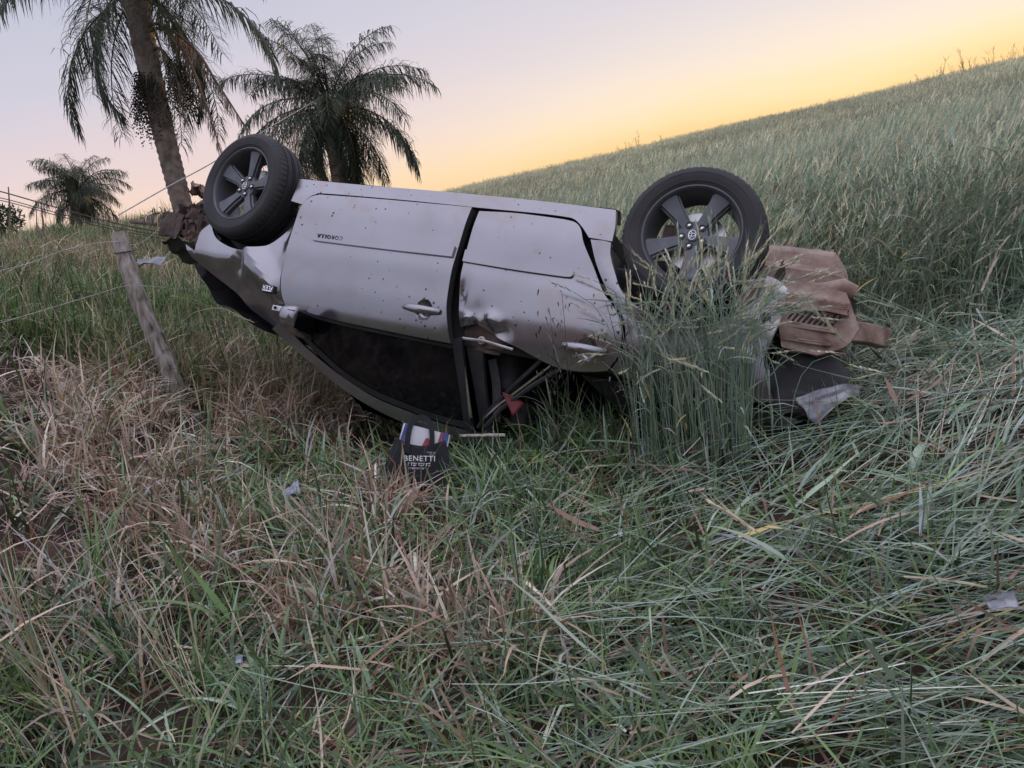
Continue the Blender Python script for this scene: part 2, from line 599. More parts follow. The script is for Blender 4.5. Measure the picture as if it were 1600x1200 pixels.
# --- sill
panel('rocker_panel', [[(2.27, .174), (1.85, .174), (1.35, .166), (.80, .166), (.385, .176)],
                       [(.385, .176), (.354, .266), (.343, .349)], [(.343, .349), (.457, .343)],
                       [(.457, .343), (.51, .29), (.56, .255), (.62, .246), (.765, .243), (1.06, .246), (1.5, .247), (2.02, .258), (2.085, .27), (2.12, .295), (2.141, .341)],
                       [(2.141, .341), (2.225, .328)], [(2.225, .328), (2.236, .25), (2.27, .174)]],
      M_PAINT, car, step=.025, flange=.03)
# underside lip of the sill
_lip = []
for x in np.linspace(2.26, .39, 40):
    _lip += [(x, -(side_y(x, .172) - .002), .170), (x, -.70, .150 + .004 * math.sin(9 * x)), (x, -.66, .20)]
_lf = []
for i in range(39):
    for j in range(2):
        _lf.append((i * 3 + j, i * 3 + j + 1, i * 3 + j + 4, i * 3 + j + 3))
link('sill_flange', mesh_pd('sill_flange', _lip, _lf, 40), M_MUD, car)

# --- front door, sprung open a little at its rear edge
def recess(x, z, cx, cz):
    q = ((x - cx) / .046) ** 2 + ((z - cz) / .050) ** 2
    return -.030 * min(1.0, max(0.0, (1.0 - q) / .75)) ** .7 if q < 1 else 0.0

def d_fdoor(x, z):
    t = min(1, max(0, (2.12 - x) / 1.05))
    o = .004 + .030 * t ** 1.5
    # pressed swage above the moulding and a belt-line shoulder
    o += .004 * math.exp(-((z - .60) / .05) ** 2)
    o += recess(x, z, 1.19, .812)
    o += .003 * math.sin(5 * x + 2 * z) * .5
    return o
front_door = panel('front_door', [[(2.055, .270), (1.8, .264), (1.5, .262), (1.09, .262)],
                     [(1.09, .262), (1.086, .45), (1.084, .60), (1.07, .76), (1.042, .87), (1.018, .945)],
                     [(1.018, .945), (1.23, .944), (1.44, .941), (1.70, .936), (1.91, .922), (2.07, .908)],
                     [(2.07, .908), (2.105, .85), (2.128, .76), (2.137, .62), (2.142, .45), (2.141, .36), (2.112, .295), (2.055, .270)]],
      M_PAINT, car, disp=d_fdoor, step=.026, flange=.05, dense=((1.19, .812, .055, .058, .006),))

def d_rdoor(x, z):
    o = 0.0
    o += .004 * math.exp(-((z - .60) / .05) ** 2)
    # big shallow dent and the crumpled upper front corner
    o -= .030 * bumpf(x, z, .95, .86, .10, .10)
    o += .030 * bumpf(x, z, .84, .80, .055, .030) - .022 * bumpf(x, z, .80, .852, .05, .025)
    o += .030 * bumpf(x, z, .965, .805, .03, .02)
    o -= .018 * bumpf(x, z, 1.02, .72, .03, .09)
    o -= .012 * bumpf(x, z, .60, .55, .35, .12)
    o += recess(x, z, .34, .855)
    w = bumpf(x, z, .90, .85, .13, .07)
    o += w * .012 * math.sin(70 * x + 40 * z)
    return o
rear_door = panel('rear_door', [[(1.062, .266), (1.058, .45), (1.05, .60), (1.035, .72), (1.015, .82), (1.0, .853)],
                    [(1.0, .853), (.965, .838), (.937, .826), (.90, .832), (.86, .845), (.82, .856), (.787, .874), (.73, .89), (.668, .905), (.516, .948), (.407, .958), (.30, .946), (.23, .93)],
                    [(.23, .93), (.195, .86), (.188, .786), (.215, .705), (.26, .65), (.325, .587), (.402, .475), (.474, .374), (.51, .305), (.55, .272), (.61, .262)],
                    [(.61, .262), (.75, .257), (.886, .256), (1.062, .266)]],
      M_PAINT, car, disp=d_rdoor, step=.02, flange=.03, dense=((.34, .855, .055, .058, .006), (.88, .83, .12, .05, .008)))

# --- rear quarter panel round the wheel arch
def d_quart(x, z):
    r = math.hypot(x, z - .29)
    o = .014 * math.exp(-((r - .385) / .035) ** 2)
    o += .012 * bumpf(x, z, .16, .70, .04, .03) * math.sin(60 * x + 50 * z)
    return o
panel('rear_quarter_panel', [[(.446, .352), (.345, .357)],
                      [(.345, .357), (.33, .42), (.29, .495), (.236, .578), (.154, .637), (.06, .672), (-.05, .680), (-.16, .655), (-.26, .60), (-.33, .53), (-.375, .46)],
                      [(-.375, .46), (-.41, .465)], [(-.41, .465), (-.42, .60), (-.41, .72), (-.42, .80), (-.48, .93)],
                      [(-.48, .93), (-.3, .955), (.05, .955), (.215, .925)],
                      [(.215, .925), (.178, .85), (.172, .784), (.20, .70), (.247, .642), (.309, .576), (.388, .462), (.446, .352)]],
      M_PAINT, car, disp=d_quart, step=.026, flange=.03)

# --- front fender, creased
def tri(d, w):
    return max(0.0, 1 - abs(d) / w)
def d_fender(x, z):
    o = -.004
    zc = np.interp(x, [2.12, 2.22, 2.40, 2.52, 2.9], [.88, .83, .735, .695, .69])
    if z > zc:
        o -= .50 * (z - zc)
    else:
        o -= .16 * (zc - z) * min(1, max(0, (x - 2.13) / .08))
    # a sharp fold runs from the arch down towards the badge
    fold = (x - 2.33) * .62 + (z - .70) * .78
    w = min(1, max(0, (2.50 - x) / .08)) * min(1, max(0, (x - 2.13) / .05))
    o += w * .040 * tri(fold, .085)
    o -= .030 * bumpf(x, z, 2.47, .71, .035, .07)
    o -= .02 * bumpf(x, z, 2.20, .87, .03, .03)
    o += .004 * math.sin(22 * x) * math.sin(18 * z)
    return o
fender = panel('front_fender', [[(2.792, .505), (2.70, .592), (2.59, .632), (2.49, .645), (2.395, .625), (2.30, .58), (2.242, .51), (2.212, .42), (2.205, .34)],
                 [(2.205, .34), (2.152, .352)], [(2.152, .352), (2.153, .51), (2.149, .66), (2.140, .76), (2.115, .85), (2.085, .915)],
                 [(2.085, .915), (2.15, .945)], [(2.15, .945), (2.10, .982)], [(2.10, .982), (2.17, 1.043)],
                 [(2.17, 1.043), (2.27, 1.003), (2.42, .945), (2.515, .875), (2.72, .786), (2.857, .726)],
                 [(2.857, .726), (2.93, .655)], [(2.93, .655), (2.822, .69)], [(2.822, .69), (2.836, .62), (2.842, .564), (2.792, .505)]],
      M_PAINT2, car, disp=d_fender, step=.022, flange=.02, sm=24)
# hinge bracket at the base of the screen pillar
hb = link('hinge_bracket', bevelled('hinge_bracket', *box_data(2.055, 2.155, -.845, -.83, .915, .945), width=.004), M_STEEL, car)
for xx in (2.13, 2.075):
    tube('bolt', [(xx, -.845, .93), (xx, -.853, .93)], .008, M_DARK, hb, 8)

# --- door mouldings, handles, lettering
def mold(name, edges, parent, disp):
    return panel(name, edges, M_PAINT2, parent, disp=lambda x, z: disp(x, z) + .013, step=.03, flange=.017, n=4)
mf = mold('door_moulding', [[(1.99, .484), (1.70, .487), (1.10, .482)], [(1.10, .482), (1.10, .536)], [(1.10, .536), (1.5, .540), (1.94, .541)],
                            [(1.94, .541), (1.99, .536), (2.022, .505), (1.99, .484)]], front_door, d_fdoor)
mr = mold('door_moulding', [[(1.058, .482), (.81, .478), (.62, .482), (.52, .492)], [(.52, .492), (.485, .515), (.49, .541), (.52, .546)],
                            [(.52, .546), (.79, .546), (1.056, .541)], [(1.056, .541), (1.058, .482)]], rear_door, d_rdoor)

def text_mesh(name, txt, size, mat, parent, mtx, extrude=.0015, spacing=1.0, shear=0.0):
    cu = bpy.data.curves.new(name, 'FONT')
    cu.body = txt
    cu.size = size
    cu.extrude = extrude
    cu.align_x = 'CENTER'
    cu.align_y = 'CENTER'
    cu.space_character = spacing
    cu.shear = shear
    cu.offset = size * .012
    tmp = bpy.data.objects.new(name, cu)
    COL.objects.link(tmp)
    dg = bpy.context.evaluated_depsgraph_get()
    me = bpy.data.meshes.new_from_object(tmp.evaluated_get(dg))
    bpy.data.objects.remove(tmp)
    me.materials.clear()
    o = link(name, me, mat, parent)
    o.matrix_local = mtx
    return o

def side_mtx(x, y, z, tilt=0.0):
    # text plane facing outwards from the car's right side
    return Matrix.Translation((x, y, z)) @ Matrix(((1, 0, 0, 0), (0, 0, -1, 0), (0, 1, 0, 0), (0, 0, 0, 1))) @ Matrix.Rotation(tilt, 4, 'Z')
_y = -(side_y(1.86, .512) + d_fdoor(1.86, .512) + .0145)
text_mesh('lettering', 'COROLLA', .030, M_LETTER, mf, side_mtx(1.865, _y, .512), spacing=1.35)
bd = link('badge', bevelled('badge', *box_data(2.140, 2.222, -(side_y(2.18, .84) + d_fender(2.18, .84) + .010), -(side_y(2.18, .84) + d_fender(2.18, .84) - .03), .820, .860), width=.003), M_LETTER, fender)
_y = -(side_y(2.18, .84) + d_fender(2.18, .84) + .0108)
text_mesh('lettering', 'FLEX', .030, M_CHROME, bd, side_mtx(2.181, _y, .836), spacing=1.1)
link('badge_strip', bevelled('badge_strip', *box_data(2.15, 2.212, _y - .0012, _y + .002, .851, .856), width=.0005), M_CHROME, bd)

def handle(cx, cz, disp, parent, length=.205):
    y0 = lambda x, z: -(side_y(x, z) + max(disp(x, z), disp(cx + .09, cz)))
    path = [(cx + length * (t - .5), y0(cx + length * (t - .5), cz) - (.006 + .030 * math.sin(math.pi * min(1, max(0, t))) ** .6), cz + .004 * math.sin(3 * t)) for t in np.linspace(0, 1, 13)]
    rad = [.009 + .006 * math.sin(math.pi * t) for t in np.linspace(0, 1, 13)]
    h = tube('door_handle', path, rad, M_PAINT2, parent, 12)
    for q in h.data.vertices:
        q.co.z = cz + (q.co.z - cz) * 1.45
    xk = cx - length * .27
    kc = tube('lock_cover_seam', [(xk, y0(xk, cz) - .030, cz - .0135), (xk, y0(xk, cz) - .039, cz), (xk, y0(xk, cz) - .030, cz + .0135)], .0012, M_DARK, h, 4)
    return h
handle(1.20, .812, d_fdoor, front_door)
handle(.35, .855, d_rdoor, rear_door)

# --- door glass, trims, pillars, roof rail
GL = [[(1.886, .938), (1.70, .944), (1.44, .949), (1.23, .952), (1.006, .955)], [(1.006, .955), (.975, 1.11), (.944, 1.282)],
      [(.944, 1.282), (1.03, 1.290), (1.206, 1.278), (1.34, 1.262), (1.50, 1.236), (1.699, 1.172), (1.897, 1.066)], [(1.897, 1.066), (1.886, .938)]]
panel('door_glass', GL, M_GLASS, front_door, off=-.012, step=.05, flange=.006)
panel('window_trim', [[(1.96, .93), (1.89, .936)], [(1.89, .936), (1.899, 1.064)], [(1.899, 1.064), (1.70, 1.170), (1.50, 1.234), (1.34, 1.260), (1.206, 1.276), (1.03, 1.288), (.94, 1.285)],
                      [(.94, 1.285), (.935, 1.318)], [(.935, 1.318), (1.10, 1.314), (1.34, 1.288), (1.50, 1.262), (1.70, 1.198), (1.90, 1.094), (2.06, .985)], [(2.06, .985), (1.96, .93)]],
      M_TRIM, front_door, off=-.004, step=.02, flange=.015)
panel('belt_seal', [[(1.02, .948), (1.44, .944), (1.70, .939), (1.95, .924)], [(1.95, .924), (1.95, .940)], [(1.95, .940), (1.70, .953), (1.44, .958), (1.02, .962)], [(1.02, .962), (1.02, .948)]],
      M_TRIM, front_door, off=.004, step=.02, flange=.015, n=4)
panel('roof_rail', [[(2.105, .985), (1.968, 1.079), (1.776, 1.172), (1.666, 1.214), (1.50, 1.268), (1.34, 1.294), (1.10, 1.320), (.93, 1.325), (.6, 1.315), (.35, 1.28)],
                    [(.35, 1.28), (.35, 1.34)], [(.35, 1.34), (.60, 1.372), (.93, 1.385), (1.20, 1.375), (1.46, 1.335), (1.68, 1.270), (1.881, 1.180), (2.057, 1.098), (2.17, 1.04)], [(2.17, 1.04), (2.105, .985)]],
      M_PAINT2, car, step=.025, flange=.03)
panel('door_pillar', [[(1.024, .925), (.965, 1.16), (.93, 1.33)], [(.93, 1.33), (.885, 1.33)], [(.885, 1.33), (.925, 1.15), (.975, .90)], [(.975, .90), (1.024, .925)]],
      M_TRIM, car, off=.008, step=.025, flange=.03, n=4)
panel('bright_strip', [[(.945, 1.03), (.925, 1.15), (.905, 1.27)], [(.905, 1.27), (.888, 1.26)], [(.888, 1.26), (.922, 1.12), (.945, 1.03)]], M_CHROME, car, off=.012, step=.02, flange=.01, n=4)
panel('pillar_cover', [[(.966, .935), (.90, 1.15), (.855, 1.33)], [(.855, 1.33), (.79, 1.31)], [(.79, 1.31), (.845, 1.12), (.872, .945)], [(.872, .945), (.966, .935)]],
      M_BLACK, car, off=-.035, step=.03, flange=.03, n=4)
# rear window frame, bent and dangling
tube('window_frame', [(.56, -.80, .93), (.68, -.75, 1.06), (.80, -.70, 1.20), (.86, -.66, 1.30)], .011, M_BLACK, car, 6)
tube('window_frame', [(.51, -.80, .95), (.63, -.76, 1.06), (.76, -.72, 1.18), (.84, -.69, 1.27)], [.007, .008, .008, .006], M_CHROME, car, 6)
tube('window_frame', [(.47, -.79, .96), (.59, -.77, 1.06), (.73, -.73, 1.19), (.80, -.70, 1.29)], .012, M_BLACK, car, 6)
tube('window_frame', [(.98, -.83, .905), (.85, -.84, .90), (.70, -.835, .915)], .007, M_STEEL, car, 6)
# seat belts
def strap(name, pts, w, mat, parent):
    v, f = [], []
    c = catmull(pts, 6)
    for i, p in enumerate(c):
        t = c[min(i + 1, len(c) - 1)] - c[max(i - 1, 0)]
        s = np.cross(t, (0, 1, 0)); s = s / np.linalg.norm(s) * w / 2
        for q in (p - s, p + s, p + s + (0, .002, 0), p - s + (0, .002, 0)):
            v.append(q)
    for i in range(len(c) - 1):
        for k in range(4):
            f.append((i * 4 + k, i * 4 + (k + 1) % 4, i * 4 + 4 + (k + 1) % 4, i * 4 + 4 + k))
    return link(name, mesh_pd(name, v, f, 40), mat, parent)
strap('seat_belt', [(.86, -.70, .96), (.82, -.66, 1.08), (.79, -.62, 1.25)], .045, M_BELT, car)
# inside of the torn rear door corner
panel('door_inner_panel', [[(1.0, .80), (.97, .95)], [(.97, .95), (.80, .945)], [(.80, .945), (.72, .86)], [(.72, .86), (.74, .80)], [(.74, .80), (1.0, .80)]],
      M_MUD_D, rear_door, off=-.055, disp=lambda x, z: .012 * math.sin(30 * x) * math.sin(41 * z), step=.02, flange=.01, n=3)
tube('latch_disc', [(.885, -.800, .895), (.885, -.812, .895)], .020, M_STEEL, rear_door, 14)
tube('latch_pin', [(.885, -.812, .895), (.885, -.824, .895)], .008, M_DARK, rear_door, 8)

# --- door mirror
bm = bmesh.new()
bmesh.ops.create_uvsphere(bm, u_segments=20, v_segments=12, radius=1.0)
for p in bm.verts:
    x, y, z = p.co
    sx, sy, sz = (abs(x) ** .7 * math.copysign(1, x)), (abs(y) ** .8 * math.copysign(1, y)), (abs(z) ** .75 * math.copysign(1, z))
    if sx < -.55:
        sx = -.55
    p.co = (1.905 + .085 * sx, -.905 + .105 * sy, .99 + .068 * sz + .02 * sy)
mirror = link('side_mirror', bm_mesh('side_mirror', bm, 50), M_PAINT2, car)
link('mirror_glass', bevelled('mirror_glass', *box_data(1.852, 1.857, -.985, -.825, .945, 1.035), width=.002), M_GLASS, mirror)
tube('mirror_foot', [(1.93, -.80, .955), (1.925, -.87, .965), (1.915, -.92, .975)], [.035, .028, .03], M_BLACK, mirror, 8)
tube('mirror_seam', [(1.99, -.90, .965), (1.955, -.985, .955), (1.90, -1.008, .952), (1.86, -1.004, .95)], .002, M_DARK, mirror, 4)

# --- hood, roof, boot lid, screens, far side
def grid_sheet(name, fn, nu, nv, mat, parent, sm=30):
    v = [fn(i / nu, j / nv) for i in range(nu + 1) for j in range(nv + 1)]
    f = [(i * (nv + 1) + j, i * (nv + 1) + j + 1, (i + 1) * (nv + 1) + j + 1, (i + 1) * (nv + 1) + j) for i in range(nu) for j in range(nv)]
    return link(name, mesh_pd(name, v, f, sm), mat, parent)
def f_hood(u, w):
    x = 2.12 + .84 * u
    y = -.74 + 1.46 * w
    z = 1.03 - .10 * u - .23 * u ** 2 - .05 * (2 * w - 1) ** 2 * (1 - .3 * u)
    z += .065 * math.exp(-(w / .35) ** 2) * (1 - .3 * u)
    z += .020 * math.exp(-(w / .10) ** 2) * (1 + .6 * math.sin(5 * u)) + .020 * math.sin(9 * u + 4 * w) * u
    z += .05 * math.exp(-((u - .62) / .09) ** 2) * (1 - .5 * w)
    return (x, y + .03 * u * math.sin(7 * u), z)
grid_sheet('hood', f_hood, 26, 26, M_PAINT2, car)
def f_roof(u, w):
    x = 1.60 - 1.65 * u
    y = -.60 + 1.20 * w
    z = 1.385 + .07 * math.sin(math.pi * w) * math.sin(math.pi * min(1, .15 + u * .85)) - .06 * (1 - u) ** 3 - .05 * u ** 3
    return (x, y, z - .01 * math.sin(14 * u) * math.sin(9 * w))
grid_sheet('roof', f_roof, 26, 22, M_PAINT2, car)
grid_sheet('windscreen', lambda u, w: (2.10 - .52 * u, (-.68 + .08 * u) + (1.36 - .16 * u) * w, .985 + .36 * u ** .9 + .02 * math.sin(math.pi * w)), 12, 14, M_GLASS, car)
grid_sheet('rear_screen', lambda u, w: (-.05 - .48 * u, (-.58 - .04 * u) + (1.16 + .08 * u) * w, 1.34 - .32 * u + .02 * math.sin(math.pi * w)), 10, 12, M_GLASS, car)
grid_sheet('boot_lid', lambda u, w: (-.45 - .17 * min(1, u * 1.5), -.66 + 1.32 * w, 1.005 + .02 * math.sin(math.pi * w) - .02 * u - .25 * max(0, u - .66) / .34), 12, 14, M_PAINT2, car)
panel('rear_pillar', [[(-.08, .95), (-.12, 1.10), (-.05, 1.26)], [(-.05, 1.26), (-.25, 1.20)], [(-.25, 1.20), (-.60, .97)], [(-.60, .97), (-.08, .95)]], M_PAINT2, car, off=-.06, disp=lambda x, z: .03 * math.sin(25 * x + 9 * z) * min(1, (z - .95) / .1), step=.03, flange=.02)
panel('rear_door_glass', [[(.36, .965), (.10, 1.12)], [(.10, 1.12), (-.08, 1.10)], [(-.08, 1.10), (-.05, .965)], [(-.05, .965), (.36, .965)]], M_GLASS, car, off=-.02, step=.05, flange=.01, n=3)
def far_side(x, z, inn=0.0):
    return (x, side_y(x, z) - inn, z)
panel('far_side_panel', [[(2.85, .5), (2.75, .6), (2.6, .655), (2.42, .60), (2.25, .45), (2.22, .175)], [(2.22, .175), (.36, .175)], [(.36, .175), (.33, .45), (.15, .63), (-.05, .68), (-.25, .60), (-.38, .42)],
                         [(-.38, .42), (-.66, .45)], [(-.66, .45), (-.70, .93)], [(-.70, .93), (.5, .955), (2.0, .93), (2.85, .72)], [(2.85, .72), (2.85, .5)]], M_PAINT2, car, mapf=far_side, step=.06, flange=.03, n=4)
panel('far_side_glass', [[(1.95, .93), (1.0, .955), (0.0, .95)], [(0.0, .95), (.25, 1.33)], [(.25, 1.33), (.9, 1.37), (1.45, 1.32)], [(1.45, 1.32), (1.95, .93)]], M_GLASS, car, mapf=far_side, step=.08, flange=0, n=4)

# --- structure inside the skin: floor, bay, boot, wheel houses, seats
core = [box_data(.42, 2.18, -.765, .765, .235, .30), box_data(.42, 2.18, -.78, -.745, .235, .93), box_data(.42, 2.18, .745, .78, .235, .93),
        box_data(2.12, 2.20, -.72, .72, .30, .98), box_data(-.42, .42, -.52, .52, .40, .46), box_data(-.42, .45, -.80, .80, .66, .92)]
v, f = join_data(core)
link('floor_pan', mesh_pd('floor_pan', v, f), M_DARK, car)
link('engine_bay', bevelled('engine_bay', *box_data(2.2, 2.86, -.50, .52, .27, .80), width=.03, cuts=3, jitter=.02), M_DARK, car)
def wheel_house(cx, r, parent, y0, y1, a0=8, a1=172):
    v, f = [], []
    n_ = 22
    for i in range(n_ + 1):
        a = math.radians(a0 + (a1 - a0) * i / n_)
        for y in (y0, y1):
            v.append((cx + r * math.cos(a), y, .27 + r * math.sin(a)))
    for i in range(n_):
        f.append((2 * i, 2 * i + 1, 2 * i + 3, 2 * i + 2))
    c = len(v)
    v.append((cx, y1, .27))
    for i in range(n_):
        f.append((2 * i + 1, c, 2 * i + 3))
    return link('wheel_housing', mesh_pd('wheel_housing', v, f, 40), M_BLACK, parent)
wheel_house(0, .40, car, -.83, -.50)
wheel_house(2.53, .36, car, -.80, -.50, 20, 170)
wheel_house(0, .40, car, .83, .50)
wheel_house(2.55, .39, car, .80, .50)
# underside: exhaust, axle, tank
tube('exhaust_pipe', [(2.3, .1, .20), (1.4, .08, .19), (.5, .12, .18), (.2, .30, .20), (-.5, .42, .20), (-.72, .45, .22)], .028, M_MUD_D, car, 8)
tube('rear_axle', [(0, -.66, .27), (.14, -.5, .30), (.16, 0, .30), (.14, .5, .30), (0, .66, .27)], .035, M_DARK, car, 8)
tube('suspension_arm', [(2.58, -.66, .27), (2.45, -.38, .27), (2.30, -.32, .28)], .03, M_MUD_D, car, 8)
tube('suspension_strut', [(2.58, -.64, .30), (2.54, -.56, .72)], .035, M_DARK, car, 8)
tube('suspension_strut', [(0.0, -.60, .30), (0.02, -.55, .66)], .035, M_DARK, car, 8)
link('fuel_tank', bevelled('fuel_tank', *box_data(.48, .92, -.45, .45, .205, .26), width=.025), M_BLACK, car)
def seat(cx, cy, rear=False):
    s = empty('seat', (0, 0, 0)); s.parent = car
    w = .60 if rear else .25
    link('cushion', bevelled('cushion', *box_data(cx - .25, cx + .25, cy - w, cy + w, .38, .55), width=.05, seg=3), M_SEAT, s)
    me = bevelled('backrest', *box_data(cx - .36, cx - .22, cy - w, cy + w, .50, 1.10), width=.05, seg=3)
    for p in me.vertices:
        p.co.x -= (p.co.z - .5) * .28
    link('backrest', me, M_SEAT, s)
    for yy in ((cy - .35, cy + .35) if rear else (cy,)):
        link('headrest', bevelled('headrest', *box_data(cx - .56, cx - .46, yy - .12, yy + .12, 1.12, 1.27), width=.035, seg=3), M_SEAT, s)
seat(1.25, -.38); seat(1.25, .38); seat(.40, 0, True)
tube('steering_wheel', [(1.62 + .08 * math.sin(a), .38 + .18 * math.cos(a), .92 + .16 * math.sin(a)) for a in np.linspace(0, 2 * math.pi, 25)], .014, M_BLACK, car, 6)
link('dashboard', bevelled('dashboard', *box_data(1.72, 2.10, -.66, .66, .68, .96), width=.05, seg=3), M_BLACK, car)

# --- torn rear end, caked in red earth
def rear_shell(u, w):
    pass
rp = [  # (y, z) section from the outer ledge over the hanging floor pan to the far side
    (-.735, .53), (-.735, .425), (-.715, .400), (-.655, .395), (-.640, .375), (-.635, .330), (-.640, .305), (-.600, .290), (-.56, .255), (-.545, .195), (-.52, .165), (-.44, .150), (-.1, .140), (.30, .150), (.42, .18), (.46, .30), (.60, .32), (.70, .42)]
v, f = [], []
xs_ = [-.20, -.26, -.34, -.42, -.50, -.575, -.625, -.645, -.655]
for i, x in enumerate(xs_):
    e = max(0, (-.56 - x) / .095)
    for (y, z) in rp:
        zz = z + (e ** 2.2 * .16 if -.6 < y < .5 else e ** 2 * .02)
        yy = y * (1 - .05 * e * (z < .28))
        zz += (.012 if -.5 < y < .4 and abs(x + .42) < .02 else 0)
        v.append((x - .01 * math.sin(13 * y), yy, zz))
m_ = len(rp)
for i in range(len(xs_) - 1):
    for j in range(m_ - 1):
        f.append((i * m_ + j, i * m_ + j + 1, (i + 1) * m_ + j + 1, (i + 1) * m_ + j))
rear_pan = link('boot_floor_pan', mesh_pd('boot_floor_pan', v, f, 22), M_MUD, car)
for xr in (-.30, -.37, -.555):
    tube('stiffening_rib', [(xr, -.50, .158), (xr - .004, -.2, .134), (xr, .2, .136), (xr, .38, .16)], .009, M_MUD, rear_pan, 6)
tube('pan_hem', [(-.20, -.642, .372), (-.40, -.648, .370), (-.55, -.645, .376), (-.63, -.64, .385)], .006, M_STEEL, rear_pan, 6)
tube('pan_hem', [(-.22, -.742, .428), (-.40, -.745, .424), (-.55, -.742, .426), (-.66, -.735, .436)], .006, M_STEEL, rear_pan, 6)
tube('bolt_head', [(-.52, -.60, .292), (-.52, -.605, .280)], .012, M_STEEL, rear_pan, 6)
tube('bolt_head', [(-.33, -.60, .292), (-.33, -.605, .280)], .012, M_STEEL, rear_pan, 6)
tube('drain_plug', [(-.49, -.42, .152), (-.49, -.42, .132)], [.030, .024], M_MUD, rear_pan, 12)
# end wall of the pan, pale steel showing where the mud broke away
grid_sheet('pan_end_wall', lambda u, w: (-.665 - .04 * math.sin(math.pi * u) + .006 * math.sin(9 * w), -.56 + .95 * w, .345 + .20 * u - .05 * math.sin(math.pi * w)), 8, 14, M_STEEL, car)
# frame rail flange curling at its end
_fl = [(-.22, -.66, .400), (-.36, -.675, .402), (-.50, -.69, .408), (-.58, -.70, .40), (-.64, -.71, .385), (-.69, -.70, .395)]
tube('frame_rail', _fl, [.022, .024, .026, .034, .040, .030], M_MUD, car, 10)
# side wall behind the lost bumper, with the cabin air vent
panel('quarter_inner_wall', [[(-.39, .42), (-.50, .405), (-.66, .42)], [(-.66, .42), (-.735, .56)], [(-.735, .56), (-.70, .64), (-.60, .70)], [(-.60, .70), (-.46, .69)], [(-.46, .69), (-.415, .55), (-.39, .42)]],
      M_MUD, car, off=-.075, disp=lambda x, z: .014 * tri((z - .47) , .03) + .010 * tri(x + .60 + .3 * (z - .5), .03) - .012 * tri(z - .665, .03), step=.014, flange=.03, n=4, sm=18)
vent = link('air_vent', bevelled('air_vent', *box_data(-.665, -.455, -.765, -.735, .520, .640), width=.004), M_DARK, car)
_vy = -.772
link('vent_lip', bevelled('vent_lip', *box_data(-.685, -.44, -.80, -.735, .497, .522), width=.005, cuts=2, jitter=.003), M_MUD, vent)
link('vent_lip', bevelled('vent_lip', *box_data(-.655, -.445, -.79, -.735, .580, .603), width=.005, cuts=2, jitter=.003), M_MUD, vent)
link('vent_lip', bevelled('vent_lip', *box_data(-.640, -.455, -.785, -.735, .640, .658), width=.005, cuts=2, jitter=.003), M_MUD, vent)
_sl = bevelled('vent_slat', *box_data(-.004, .004, -.018, .018, -.028, .028), width=.0015)
for k in range(9):
    s = link('vent_slat', _sl, M_BLACK, vent)
    s.location = (-.475 - k * .021, -.775, .551)
    s.rotation_euler = (0, math.radians(28), math.radians(15))
# silver part of the wheel-arch return with its grommet
panel('arch_return', [[(-.355, .43), (-.40, .435), (-.445, .47)], [(-.445, .47), (-.44, .60), (-.415, .72), (-.37, .80)], [(-.37, .80), (-.31, .80)], [(-.31, .80), (-.325, .66), (-.33, .56), (-.355, .43)]],
      M_STEEL, car, off=.006, disp=lambda x, z: .016 * math.sin(34 * z + 20 * x) + .012 * math.sin(50 * x), step=.016, flange=.03, n=4)
tube('grommet', [(-.385, -.885, .60), (-.385, -.90, .60)], [.021, .016], M_MUD_D, car, 14)
# rear bumper beam
beam_v, beam_f = [], []
for (x, y, zc) in ((-.56, -.72, .585), (-.66, -.68, .560), (-.745, -.545, .522), (-.835, -.33, .478)):
    for (dx, dz) in ((.030, -.040), (-.022, -.046), (-.030, .040), (.022, .046)):
        beam_v.append((x + dx, y + dx * .6, zc + dz))
for i in range(3):
    for k in range(4):
        beam_f.append((i * 4 + k, i * 4 + (k + 1) % 4, i * 4 + 4 + (k + 1) % 4, i * 4 + 4 + k))
beam_f += [(3, 2, 1, 0), (12, 13, 14, 15)]
link('bumper_beam', bevelled('bumper_beam', beam_v, beam_f, width=.004, seg=1, sm=25), M_MUD, car)
link('boot_lining', bevelled('boot_lining', *box_data(-.70, -.42, -.70, .62, .66, .95), width=.03, cuts=3, jitter=.015), M_BLACK, car)
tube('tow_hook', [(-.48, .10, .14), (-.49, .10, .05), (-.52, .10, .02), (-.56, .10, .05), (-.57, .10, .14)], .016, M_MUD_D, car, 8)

# --- torn front end
link('front_rail', bevelled('front_rail', *box_data(2.80, 3.22, -.60, -.50, .38, .49), width=.006, cuts=1, jitter=.006), M_MUD, car)
link('front_rail', bevelled('front_rail', *box_data(2.80, 3.10, .48, .60, .36, .50), width=.006, cuts=1, jitter=.006), M_MUD, car)
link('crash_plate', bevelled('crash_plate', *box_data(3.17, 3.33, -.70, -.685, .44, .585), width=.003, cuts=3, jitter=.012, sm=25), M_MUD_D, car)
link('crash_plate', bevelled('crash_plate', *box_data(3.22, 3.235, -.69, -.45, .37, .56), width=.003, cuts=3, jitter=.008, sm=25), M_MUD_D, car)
link('radiator_carrier', bevelled('radiator_carrier', *box_data(2.90, 3.02, -.62, .60, .42, .74), width=.008, cuts=4, jitter=.012), M_BLACK, car)
def crumple(u, w, k):
    return .5 * math.sin(7.3 * u * k + 3.1 * w) + .35 * math.sin(13.7 * w * k - 5.0 * u) + .25 * math.sin(23.0 * (u + w) * k)
grid_sheet('wheel_liner', lambda u, w: (2.90 + .26 * u + .02 * crumple(w, u, 2), -.76 + .24 * w + .03 * crumple(u, w, 2), .50 - .24 * math.sin(math.pi * (.10 + .6 * u)) + .03 * crumple(u, w, 3)), 22, 18, M_MUD, car, 20)
